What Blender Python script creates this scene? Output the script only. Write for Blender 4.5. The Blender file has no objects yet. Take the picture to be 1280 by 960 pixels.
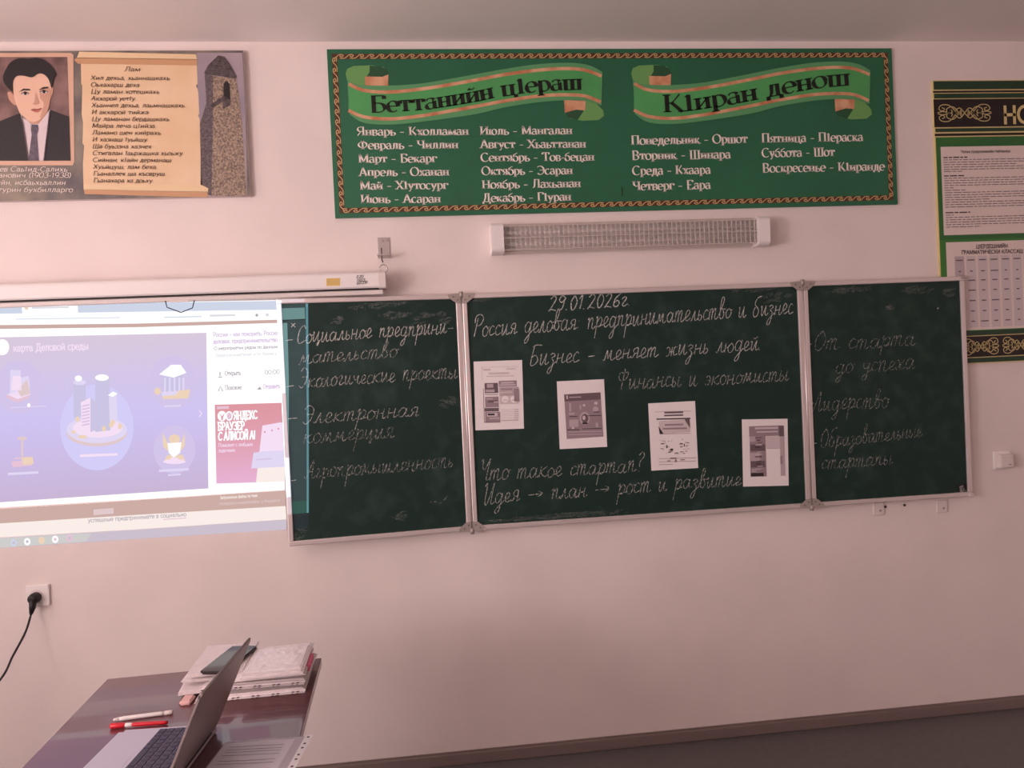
import bpy, bmesh, math, random
from mathutils import Vector, Matrix
random.seed(7)
S = bpy.context.scene
COL = S.collection
PI = math.pi

# ------------------------------------------------------------ camera, world, lights
CAM = Vector((0, 0, 1.66))
YAW, PITCH, ROLL, FPX = 0.10704, -0.0148, -0.04697, 961.0
FW = Vector((math.sin(YAW) * math.cos(PITCH), math.cos(YAW) * math.cos(PITCH), math.sin(PITCH)))
_r = Vector((math.cos(YAW), -math.sin(YAW), 0))
_u = _r.cross(FW)
RT = math.cos(ROLL) * _r + math.sin(ROLL) * _u
UP = -math.sin(ROLL) * _r + math.cos(ROLL) * _u
cd = bpy.data.cameras.new('camera')
cam = bpy.data.objects.new('camera', cd)
COL.objects.link(cam)
M = Matrix((RT, UP, -FW)).transposed().to_4x4()
M.translation = CAM
cam.matrix_world = M
cd.sensor_width = 36
cd.lens = FPX / 1280 * 36
cd.clip_start = 0.05
S.camera = cam
S.view_settings.view_transform = 'Standard'
S.view_settings.look = 'None'
S.view_settings.exposure = 0.0
S.view_settings.gamma = 1
S.view_settings.use_curve_mapping = False
S.cycles.max_bounces = 8
S.cycles.use_denoising = True

w = bpy.data.worlds.new('sky')
S.world = w
w.use_nodes = True
w.node_tree.nodes['Background'].inputs[0].default_value = (.75, .8, .9, 1)
w.node_tree.nodes['Background'].inputs[1].default_value = 0.6

D = 3.28            # front wall
ZC = 1.66 + 1.412   # ceiling
XL, XR, YB = -3.3, 4.6, -3.6
WIN = [(-2.75, -1.35), (-0.75, 0.65), (1.15, 2.35)]   # openings along the left wall
WZ0, WZ1 = 0.95, 2.65


def area(name, loc, rot, sx, sy, power, col):
    l = bpy.data.lights.new(name, 'AREA')
    l.shape = 'RECTANGLE'
    l.size, l.size_y = sx, sy
    l.energy = power
    l.color = col
    o = bpy.data.objects.new(name, l)
    o.location = loc
    o.rotation_euler = rot
    COL.objects.link(o)
    return o


LIGHT = (1.0, 0.835, 0.82)
for (y0, y1), pw in zip(WIN, (86, 151, 39)):
    area('window_daylight', (XL - 0.26, (y0 + y1) / 2, (WZ0 + WZ1) / 2), (0, -PI / 2 - .6, 0), (WZ1 - WZ0) * .92, y1 - y0, pw, LIGHT)


# ------------------------------------------------------------ materials
def lin(c):
    return tuple(((x / 255) / 12.92 if x / 255 <= .04045 else ((x / 255 + .055) / 1.055) ** 2.4) for x in c) + (1,)


def mat(name, c, rough=.6, metal=0, spec=.5, noise=0, nscale=20, bump=0, c2=None, coat=0):
    m = bpy.data.materials.new(name)
    m.use_nodes = True
    nt = m.node_tree
    b = nt.nodes['Principled BSDF']
    b.inputs['Base Color'].default_value = lin(c)
    b.inputs['Roughness'].default_value = rough
    b.inputs['Metallic'].default_value = metal
    b.inputs['Specular IOR Level'].default_value = spec
    b.inputs['Coat Weight'].default_value = coat
    if noise or bump or c2:
        tc = nt.nodes.new('ShaderNodeTexCoord')
        n = nt.nodes.new('ShaderNodeTexNoise')
        n.inputs['Scale'].default_value = nscale
        n.inputs['Detail'].default_value = 4
        nt.links.new(tc.outputs['Object'], n.inputs['Vector'])
        if noise or c2:
            r = nt.nodes.new('ShaderNodeValToRGB')
            a = lin(c)
            q = lin(c2) if c2 else tuple(min(1, x * (1 + noise)) for x in a[:3]) + (1,)
            if not c2:
                a = tuple(x * (1 - noise) for x in a[:3]) + (1,)
            r.color_ramp.elements[0].color = a
            r.color_ramp.elements[1].color = q
            r.color_ramp.elements[0].position = .35
            r.color_ramp.elements[1].position = .65
            nt.links.new(n.outputs['Fac'], r.inputs['Fac'])
            nt.links.new(r.outputs['Color'], b.inputs['Base Color'])
        if bump:
            bp = nt.nodes.new('ShaderNodeBump')
            bp.inputs['Strength'].default_value = bump
            bp.inputs['Distance'].default_value = .01
            nt.links.new(n.outputs['Fac'], bp.inputs['Height'])
            nt.links.new(bp.outputs['Normal'], b.inputs['Normal'])
    return m


def emat(name, c, s=1.0, add=False, c2=None, c3=None):
    """projector light painted as the glow of a thin sheet; add = the surface behind shows through"""
    m = bpy.data.materials.new(name)
    m.use_nodes = True
    nt = m.node_tree
    nt.nodes.clear()
    o = nt.nodes.new('ShaderNodeOutputMaterial')
    e = nt.nodes.new('ShaderNodeEmission')
    e.inputs['Color'].default_value = lin(c)
    e.inputs['Strength'].default_value = s
    if c2:
        tc = nt.nodes.new('ShaderNodeTexCoord')
        sp = nt.nodes.new('ShaderNodeSeparateXYZ')
        r = nt.nodes.new('ShaderNodeValToRGB')
        nt.links.new(tc.outputs['Generated'], sp.inputs[0])
        nt.links.new(sp.outputs['Z'], r.inputs['Fac'])
        r.color_ramp.elements[0].color = lin(c)
        r.color_ramp.elements[1].color = lin(c3 or c2)
        if c3:
            k = r.color_ramp.elements.new(.48)
            k.color = lin(c2)
        nt.links.new(r.outputs['Color'], e.inputs['Color'])
    if add:
        t = nt.nodes.new('ShaderNodeBsdfTransparent')
        a = nt.nodes.new('ShaderNodeAddShader')
        nt.links.new(t.outputs[0], a.inputs[0])
        nt.links.new(e.outputs[0], a.inputs[1])
        nt.links.new(a.outputs[0], o.inputs[0])
    else:
        nt.links.new(e.outputs[0], o.inputs[0])
    return m


def chalk_mat(name, c, cover):
    m = bpy.data.materials.new(name)
    m.use_nodes = True
    nt = m.node_tree
    b = nt.nodes['Principled BSDF']
    b.inputs['Base Color'].default_value = lin(c)
    b.inputs['Roughness'].default_value = 1
    b.inputs['Specular IOR Level'].default_value = 0
    tc = nt.nodes.new('ShaderNodeTexCoord')
    n = nt.nodes.new('ShaderNodeTexNoise')
    n.inputs['Scale'].default_value = 120
    n.inputs['Detail'].default_value = 3
    nt.links.new(tc.outputs['Object'], n.inputs['Vector'])
    mr = nt.nodes.new('ShaderNodeMapRange')
    mr.inputs['From Min'].default_value = .35
    mr.inputs['From Max'].default_value = .65
    mr.inputs['To Min'].default_value = max(0, cover - .3)
    mr.inputs['To Max'].default_value = min(1, cover + .3)
    nt.links.new(n.outputs['Fac'], mr.inputs['Value'])
    nt.links.new(mr.outputs[0], b.inputs['Alpha'])
    return m


WALL = mat('painted_wall', (236, 222, 218), .75, noise=.03, nscale=3, bump=.04)
CEIL = mat('ceiling_paint', (240, 230, 227), .8, noise=.02, nscale=2)
FLOOR = mat('grey_linoleum', (98, 94, 93), .5, noise=.06, nscale=30)
BASEM = mat('grey_baseboard_plastic', (128, 112, 108), .45)
WHITE = mat('white_plastic', (240, 232, 230), .4)
WHITE2 = mat('aged_white_plastic', (226, 214, 210), .45)
STEEL = mat('steel', (190, 182, 180), .35, metal=.9)
ALU = mat('board_aluminium', (226, 214, 212), .38, metal=.55)
BRKT = mat('bracket_grey', (176, 164, 158), .5, metal=.3)
BLACK = mat('black_rubber', (22, 18, 18), .5)
DARK = mat('dark_slot', (20, 10, 12), .7)
GREEN = mat('sign_green', (36, 104, 72), .45, noise=.08, nscale=2.5)
BAND = mat('border_brown', (84, 50, 26), .5)
GOLD = mat('gold_print', (222, 184, 130), .45)
COPPER = mat('copper_print', (196, 122, 84), .35, c2=(226, 178, 140), nscale=14)
RIB = mat('ribbon_green', (80, 162, 92), .5, noise=.08, nscale=5)
RIBE = mat('ribbon_edge_green', (92, 158, 104), .5)
RIBD = mat('ribbon_back_green', (110, 164, 92), .5)
RIBDK = mat('ribbon_fold_green', (38, 84, 54), .5)
INKBLACK = mat('black_print', (12, 14, 8), .5)
CREAM = mat('cream_print', (246, 232, 222), .5)
INKBRN = mat('brown_print', (58, 30, 22), .6)
PAPER = mat('white_paper', (242, 234, 234), .8)
INK = [mat('toner_%s' % n, c, .8) for n, c in (('light', (212, 198, 200)), ('pale', (190, 172, 176)), ('mid', (156, 136, 142)), ('dark', (110, 92, 98)), ('black', (60, 48, 52)))]


# ------------------------------------------------------------ mesh builder
class MB:
    def __init__(s):
        s.v, s.f, s.m, s.mats, s.sm = [], [], [], [], []

    def mi(s, m):
        if m not in s.mats:
            s.mats.append(m)
        return s.mats.index(m)

    def face(s, pts, m, smooth=False):
        b = len(s.v)
        s.v += [Vector(p) for p in pts]
        s.f.append(tuple(range(b, b + len(pts))))
        s.m.append(s.mi(m))
        s.sm.append(smooth)

    def add_bm(s, bm, m, smooth=False):
        b = len(s.v)
        bm.verts.ensure_lookup_table()
        bm.verts.index_update()
        s.v += [v.co.copy() for v in bm.verts]
        k = s.mi(m)
        for f in bm.faces:
            s.f.append(tuple(b + v.index for v in f.verts))
            s.m.append(k)
            s.sm.append(smooth)
        bm.free()

    def box(s, c, size, m, bevel=0, rot=None, seg=2):
        bm = bmesh.new()
        bmesh.ops.create_cube(bm, size=1)
        bmesh.ops.scale(bm, vec=size, verts=bm.verts)
        if bevel:
            bmesh.ops.bevel(bm, geom=list(bm.edges), offset=bevel, segments=seg, affect='EDGES', profile=.5)
        if rot is not None:
            bmesh.ops.transform(bm, matrix=rot.to_4x4(), verts=bm.verts)
        bmesh.ops.translate(bm, vec=c, verts=bm.verts)
        s.add_bm(bm, m)

    def box2(s, a, b, m, bevel=0):
        a, b = Vector(a), Vector(b)
        s.box((a + b) / 2, [abs(q) for q in (b - a)], m, bevel)

    def tube(s, pts, r, m, n=10, cap=True):
        pts = [Vector(p) for p in pts]
        b0 = len(s.v)
        k = s.mi(m)
        rs = r if isinstance(r, (list, tuple)) else [r] * len(pts)
        ref = Vector((0.13, .21, 1)).normalized()
        for i, p in enumerate(pts):
            t = (pts[min(i + 1, len(pts) - 1)] - pts[max(i - 1, 0)]).normalized()
            a = t.cross(ref)
            if a.length < .05:
                a = t.cross(Vector((1, 0, 0)))
            a.normalize()
            b = t.cross(a)
            for j in range(n):
                q = 2 * PI * j / n
                s.v.append(p + (a * math.cos(q) + b * math.sin(q)) * rs[i])
        for i in range(len(pts) - 1):
            for j in range(n):
                s.f.append((b0 + i * n + j, b0 + i * n + (j + 1) % n, b0 + (i + 1) * n + (j + 1) % n, b0 + (i + 1) * n + j))
                s.m.append(k)
                s.sm.append(True)
        if cap:
            for q in (0, len(pts) - 1):
                s.f.append(tuple(b0 + q * n + j for j in range(n)))
                s.m.append(k)
                s.sm.append(False)

    def prism(s, poly, d, m):
        """poly: world points of one face; d: thickness vector"""
        poly = [Vector(p) for p in poly]
        d = Vector(d)
        n = len(poly)
        s.face(poly, m)
        s.face([p + d for p in reversed(poly)], m)
        for i in range(n):
            a, b = poly[i], poly[(i + 1) % n]
            s.face([a, b, b + d, a + d], m)

    def build(s, name, parent=None, fix=True):
        me = bpy.data.meshes.new(name)
        org = parent_loc(parent)
        me.from_pydata([v - org for v in s.v], [], s.f)
        for q in s.mats:
            me.materials.append(q)
        me.polygons.foreach_set('material_index', s.m)
        me.polygons.foreach_set('use_smooth', s.sm)
        if fix:
            bm = bmesh.new()
            bm.from_mesh(me)
            bmesh.ops.recalc_face_normals(bm, faces=bm.faces)
            bm.to_mesh(me)
            bm.free()
        me.update()
        o = bpy.data.objects.new(name, me)
        COL.objects.link(o)
        if parent:
            o.parent = parent
        return o


def parent_loc(p):
    v = Vector((0, 0, 0))
    while p:
        v = v + p.location
        p = p.parent
    return v


def thing(name, label, cat, loc, group=None):
    o = bpy.data.objects.new(name, None)
    o.empty_display_size = .05
    COL.objects.link(o)
    o.location = loc
    return tag(o, label, cat, group)


def tag(o, label, cat, group=None):
    o['label'] = label
    o['category'] = cat
    if group:
        o['group'] = group
    return o


def struct(name, mb):
    o = mb.build(name)
    o['kind'] = 'structure'
    return o


# ------------------------------------------------------------ surfaces addressed by sight lines of the survey photo
def ray(u, v):
    return FW + RT * ((u - 640) / FPX) - UP * ((v - 480) / FPX)


class Plane:
    """a real plane in the room; at(u, v, lay) is the point of it seen at photo position (u, v), raised lay*0.5 mm"""
    def __init__(s, p, n, step=.0005):
        s.p, s.n, s.step = Vector(p), Vector(n).normalized(), step
        s.x = Vector((-s.n.y, s.n.x, 0)).normalized()
        s.z = Vector((0, 0, 1))

    def at(s, u, v, lay=0):
        d = ray(u, v)
        p = s.p + s.n * (lay * s.step)
        return CAM + d * ((p - CAM).dot(s.n) / d.dot(s.n))


def flat(mb, pl, pts, m, lay=0, tr=None):
    if tr:
        pts = [tr(*q) for q in pts]
    mb.face([pl.at(u, v, lay) for u, v in pts], m)


def rect(mb, pl, x0, y0, x1, y1, m, lay=0, tr=None):
    flat(mb, pl, [(x0, y0), (x1, y0), (x1, y1), (x0, y1)], m, lay, tr)


def ell(mb, pl, cx, cy, rx, ry, m, lay=0, tr=None, n=28, rot=0):
    c, s_ = math.cos(rot), math.sin(rot)
    q = [(rx * math.cos(a), ry * math.sin(a)) for a in (2 * PI * i / n for i in range(n))]
    flat(mb, pl, [(cx + x * c - y * s_, cy + x * s_ + y * c) for x, y in q], m, lay, tr)


def stroke(mb, pl, pts, wd, m, lay=0, tr=None):
    """flat printed line, pts in photo pixels, width in metres (number or list)"""
    if tr:
        pts = [tr(*q) for q in pts]
    ribbon(mb, [pl.at(u, v, lay) for u, v in pts], pl.n, wd, m)


def ribbon(mb, P, nrm, wd, m):
    k = mb.mi(m)
    b = len(mb.v)
    n = len(P)
    ws = wd if isinstance(wd, (list, tuple)) else [wd] * n
    for i in range(n):
        t = P[min(i + 1, n - 1)] - P[max(i - 1, 0)]
        if t.length < 1e-9:
            t = Vector((1, 0, 0))
        a = t.normalized().cross(nrm) * (ws[i] / 2)
        mb.v += [P[i] + a, P[i] - a]
    for i in range(n - 1):
        mb.f.append((b + 2 * i, b + 2 * i + 2, b + 2 * i + 3, b + 2 * i + 1))
        mb.m.append(k)
        mb.sm.append(False)


def catmull(pts, n=5):
    P = [pts[0]] + list(pts) + [pts[-1]]
    out = []
    for i in range(1, len(P) - 2):
        p0, p1, p2, p3 = P[i - 1], P[i], P[i + 1], P[i + 2]
        for j in range(n):
            t = j / n
            out.append(tuple(.5 * (2 * b + (c - a) * t + (2 * a - 5 * b + 4 * c - d) * t * t + (3 * b - a - 3 * c + d) * t ** 3) for a, b, c, d in zip(p0, p1, p2, p3)))
    out.append(tuple(pts[-1]))
    return out


# ------------------------------------------------------------ printed alphabet: width | l polyline, a arc, s serif
G = {}


def parse(txt):
    for line in txt.strip().split('\n'):
        ch, wd, body = line.split('|')
        ops = []
        for tok in body.split(';'):
            tok = tok.split()
            if not tok:
                continue
            ops.append((tok[0], [float(q) for q in tok[1:]]))
        G[ch.strip() or ' '] = (float(wd), ops)


parse('''
а|48|a 22 48 15 18 15 165;l 37 48 37 6 46 2;l 37 38 22 37;a 22 19 16 19 90 270;l 22 0 37 9
б|50|a 25 31 20 31 0 360;l 6 34 10 74 26 88 42 98
в|47|l 10 0 10 66;a 22 50 17 16 -90 90;a 22 17 19 17 -90 90;l 3 66 22 66;l 10 34 22 34;l 3 0 22 0
г|42|l 12 0 12 66;l 4 66 40 66;l 40 67 40 48;s 12 0
д|54|l 5 -18 5 5;l 49 5 49 -18;l 5 3 49 3;l 12 4 18 24 20 66;l 39 66 39 4;l 14 66 46 66
е|48|a 25 33 20 33 0 315;l 6 35 45 35
ж|72|l 36 0 36 66;l 8 66 32 34 6 0;l 64 66 40 34 66 0;s 36 0;s 36 66
з|42|a 19 50 16 16 -90 150;a 18 17 20 17 -150 90
и|56|l 12 0 12 66;l 44 0 44 66;l 13 8 43 58;s 12 0;s 12 66;s 44 0;s 44 66
й|56|l 12 0 12 66;l 44 0 44 66;l 13 8 43 58;s 12 0;s 12 66;s 44 0;s 44 66;a 28 90 11 10 190 350
к|52|l 12 0 12 66;l 14 33 26 36 44 66;l 22 36 48 0;s 12 0;s 12 66;s 46 0
л|54|l 4 3 10 2 17 14 20 66;l 14 66 48 66;l 42 0 42 66;s 42 0
м|70|l 10 0 13 66;l 13 66 35 6;l 35 6 57 66;l 58 66 60 0;s 10 0;s 60 0
н|56|l 12 0 12 66;l 44 0 44 66;l 12 33 44 33;s 12 0;s 12 66;s 44 0;s 44 66
о|50|a 25 33 21 33 0 360
п|56|l 12 0 12 66;l 44 0 44 66;l 4 66 52 66;s 12 0;s 44 0
р|52|l 12 -26 12 66;a 24 33 23 33 -125 125;s 12 -26;l 4 66 12 66
с|45|a 25 33 20 33 50 315
т|50|l 25 0 25 66;l 5 66 45 66;l 5 67 5 48;l 45 67 45 48;s 25 0
у|50|l 8 66 27 4;l 45 66 26 4 16 -22 6 -20;s 8 66;s 44 66
ф|70|l 35 -26 35 96;a 35 33 28 33 0 360;s 35 -26
х|50|l 8 66 43 0;l 42 66 8 0;s 8 66;s 42 66;s 8 0;s 43 0
ц|60|l 12 0 12 66;l 44 0 44 66;l 5 0 56 0;l 56 1 56 -18;s 12 66;s 44 66
ч|56|l 44 0 44 66;l 12 66 12 44 22 32 44 32;s 12 66;s 44 66;s 44 0
ш|78|l 12 0 12 66;l 39 0 39 66;l 66 0 66 66;l 5 0 73 0;s 12 66;s 39 66;s 66 66
щ|82|l 12 0 12 66;l 39 0 39 66;l 66 0 66 66;l 5 0 78 0;l 78 1 78 -18
ъ|54|l 18 0 18 66;l 4 66 18 66;l 4 66 4 50;a 30 17 18 17 -90 90;l 18 34 30 34;l 12 0 30 0
ы|68|l 12 0 12 66;a 24 17 18 17 -90 90;l 12 34 24 34;l 5 0 24 0;l 56 0 56 66;s 12 66;s 56 0;s 56 66
ь|46|l 12 0 12 66;a 24 17 18 17 -90 90;l 12 34 24 34;l 5 0 24 0;s 12 66
э|46|a 20 33 20 33 -135 135;l 16 34 40 34
ю|72|l 11 0 11 66;l 11 33 30 33;a 48 33 19 33 0 360;s 11 0;s 11 66
я|52|l 40 0 40 66;a 26 49 17 17 90 270;l 26 66 46 66;l 26 31 40 31;l 26 31 8 0;s 40 0
1|36|l 18 0 18 92;l 18 92 6 80;s 18 0
А|70|l 6 0 34 100;l 34 100 63 0;l 17 34 53 34;s 6 0;s 63 0
Б|62|l 14 0 14 100;l 5 100 54 100;l 54 100 54 80;a 30 28 25 28 -90 90;l 14 56 30 56;l 5 0 30 0
В|64|l 14 0 14 100;a 30 76 21 24 -90 90;a 30 26 26 26 -90 90;l 5 100 30 100;l 14 52 30 52;l 5 0 30 0
Г|56|l 14 0 14 100;l 5 100 52 100;l 52 100 52 78;s 14 0
Д|74|l 8 -20 8 4;l 66 4 66 -20;l 8 3 66 3;l 16 4 28 50 30 100;l 56 100 56 4;l 22 100 66 100
Е|62|l 14 0 14 100;l 5 100 54 100;l 54 100 54 82;l 5 0 56 0;l 56 0 56 18;l 14 50 42 50
И|74|l 14 0 14 100;l 60 0 60 100;l 15 10 59 90;s 14 0;s 14 100;s 60 0;s 60 100
Й|74|l 14 0 14 100;l 60 0 60 100;l 15 10 59 90;a 37 124 13 12 190 350
К|68|l 14 0 14 100;l 15 48 32 54 56 100;l 28 54 62 0;s 14 0;s 14 100;s 62 0
Л|72|l 4 4 11 2 20 16 26 100;l 18 100 66 100;l 58 0 58 100;s 58 0
М|88|l 14 0 14 100;l 14 100 44 12;l 44 12 74 100;l 74 100 74 0;s 14 0;s 74 0
Н|74|l 14 0 14 100;l 60 0 60 100;l 14 50 60 50;s 14 0;s 14 100;s 60 0;s 60 100
О|78|a 39 50 33 50 0 360
П|74|l 14 0 14 100;l 60 0 60 100;l 5 100 69 100;s 14 0;s 60 0
Р|62|l 14 0 14 100;a 30 72 26 28 -90 90;l 5 100 30 100;l 14 44 30 44;s 14 0
С|70|a 39 50 33 50 45 315
Т|68|l 34 0 34 100;l 6 100 62 100;l 6 100 6 80;l 62 100 62 80;s 34 0
У|66|l 8 100 36 34;l 60 100 30 10 18 0 8 6
Ф|86|l 43 0 43 100;a 43 52 34 34 0 360;s 43 0;s 43 100
Х|68|l 8 100 60 0;l 60 100 8 0;s 8 100;s 60 100;s 8 0;s 60 0
Ц|78|l 14 0 14 100;l 60 0 60 100;l 5 0 72 0;l 72 0 72 -20
Ч|68|l 54 0 54 100;l 12 100 12 64 26 46 54 48;s 12 100;s 54 100;s 54 0
Ш|94|l 14 0 14 100;l 47 0 47 100;l 80 0 80 100;l 5 0 89 0;s 14 100;s 47 100;s 80 100
Щ|98|l 14 0 14 100;l 47 0 47 100;l 80 0 80 100;l 5 0 92 0;l 92 0 92 -20
Ь|60|l 14 0 14 100;a 30 26 26 26 -90 90;l 14 52 30 52;l 5 0 30 0
Э|68|a 28 50 33 50 -135 135;l 24 52 60 52
З|58|a 26 76 22 24 -90 150;a 26 26 26 26 -150 90
Я|68|l 54 0 54 100;a 34 74 25 26 90 270;l 34 100 62 100;l 34 48 54 48;l 34 48 8 0;s 54 0
I|30|l 15 0 15 100;s 15 0;s 15 100
0|56|a 28 50 23 50 0 360
2|56|a 26 74 20 26 -10 170;l 46 70 40 50 8 2;l 8 0 50 0
3|56|a 26 76 20 24 -90 150;a 26 26 24 26 -150 90
5|56|l 14 56 18 100;l 18 100 48 100;a 25 30 24 30 -140 130
8|56|a 28 76 20 24 0 360;a 28 26 24 26 0 360
9|56|a 28 68 22 32 0 360;l 50 68 44 20 24 0
–|48|l 8 36 40 36
-|34|l 6 34 28 34
.|22|l 8 4 14 4
,|22|l 12 6 8 -14
:|22|l 8 6 14 6;l 8 50 14 50
(|30|a 36 45 24 60 110 250
)|30|a -6 45 24 60 -70 70
 |30|
''')


def glyph_paths(ch):
    wd, ops = G.get(ch, G['о'])
    out, ser = [], []
    for k, a in ops:
        if k == 'l':
            out.append([(a[i], a[i + 1]) for i in range(0, len(a), 2)])
        elif k == 'a':
            cx, cy, rx, ry, a0, a1 = a
            n = max(5, int(abs(a1 - a0) / 20))
            out.append([(cx + rx * math.cos(math.radians(a0 + (a1 - a0) * i / n)), cy + ry * math.sin(math.radians(a0 + (a1 - a0) * i / n))) for i in range(n + 1)])
        else:
            ser.append(a)
    return wd, out, ser


def put_glyph(mb, ch, org, ex, ey, nrm, m, T, t, serif, slant=0):
    """org: baseline origin; ex, ey: metres per unit vectors; T, t: thick and thin widths in glyph units"""
    wd, paths, ser = glyph_paths(ch)
    lx, ly = ex.length, ey.length
    ux, uy = ex / lx, ey / ly
    for P in paths:
        Q = [(x + slant * y, y) for x, y in P]
        # offset in metric space
        W = [(x * lx, y * ly) for x, y in Q]
        n = len(W)
        b = len(mb.v)
        k = mb.mi(m)
        seg = []
        for i in range(n):
            a, c = W[max(0, i - 1)], W[min(n - 1, i + 1)]
            dx, dy = c[0] - a[0], c[1] - a[1]
            L = math.hypot(dx, dy) or 1e-9
            dx, dy = dx / L, dy / L
            if T == t:
                wt = T
            else:
                th = math.atan2(dy, dx)
                wt = t + (T - t) * min(1, (abs(math.sin(th - .28)) ** 3) * 1.12)
            seg.append((dx, dy, wt * ly))
        # square caps on open strokes
        for i in range(n):
            dx, dy, wt = seg[i]
            x, y = W[i]
            if T == t and n > 1 and P[0] != P[-1]:
                if i == 0:
                    x, y = x - dx * wt * .4, y - dy * wt * .4
                if i == n - 1:
                    x, y = x + dx * wt * .4, y + dy * wt * .4
            mb.v.append(org + ux * (x - dy * wt / 2) + uy * (y + dx * wt / 2))
            mb.v.append(org + ux * (x + dy * wt / 2) + uy * (y - dx * wt / 2))
        for i in range(n - 1):
            mb.f.append((b + 2 * i, b + 2 * i + 1, b + 2 * i + 3, b + 2 * i + 2))
            mb.m.append(k)
            mb.sm.append(False)
    if serif:
        for x, y in ser:
            x += slant * y
            h = t * 1.1
            hw = (T * ly / lx) * .5 + 6
            y0 = y if y <= 0 else y - h
            mb.face([org + ex * (x + q) + ey * z for q, z in ((-hw, y0), (hw, y0), (hw, y0 + h), (-hw, y0 + h))], m)
    return wd


def text_w(s):
    return sum(G.get(c, G['о'])[0] for c in s)


def print_line(mb, pl, s, p0, p1, cap, m, lay=2, T=17, t=6, serif=True, slant=0):
    """baseline from photo position p0 to p1, capital height cap in photo pixels"""
    A, B = pl.at(*p0, lay), pl.at(*p1, lay)
    L = (B - A).length
    ex = (B - A).normalized() * (L / text_w(s))
    mid = ((p0[0] + p1[0]) / 2, (p0[1] + p1[1]) / 2)
    ey = pl.z * ((pl.at(mid[0], mid[1] - cap) - pl.at(*mid)).length / 100)
    x = 0
    for c in s:
        x += put_glyph(mb, c, A + ex * x, ex, ey, pl.n, m, T, t, serif, slant)


def print_curve(mb, pl, s, pts, cap, m, lay=3, T=20, t=5):
    P = [pl.at(u, v, lay) for u, v in catmull(pts, 12)]
    d = [0]
    for a, b in zip(P, P[1:]):
        d.append(d[-1] + (b - a).length)
    k = d[-1] / text_w(s)
    ly = (pl.at(pts[0][0], pts[0][1] - cap) - pl.at(*pts[0])).length / 100
    x = 0

    def at(q):
        for i in range(len(d) - 1):
            if d[i + 1] >= q or i == len(d) - 2:
                f = (q - d[i]) / (d[i + 1] - d[i])
                return P[i].lerp(P[i + 1], f), (P[i + 1] - P[i]).normalized()
    for c in s:
        wd = G[c][0] * k
        _, tv = at(x + wd / 2)
        a, _ = at(x)
        b, _ = at(min(d[-1], x + wd))
        tv = (b - a).normalized() if (b - a).length > 1e-6 else tv
        up = tv.cross(pl.n) * -1
        if up.z < 0:
            up = -up
        put_glyph(mb, c, a, tv * k, (up * .6 + pl.z * .4).normalized() * ly, pl.n, m, T, t, True)
        x += wd


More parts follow.
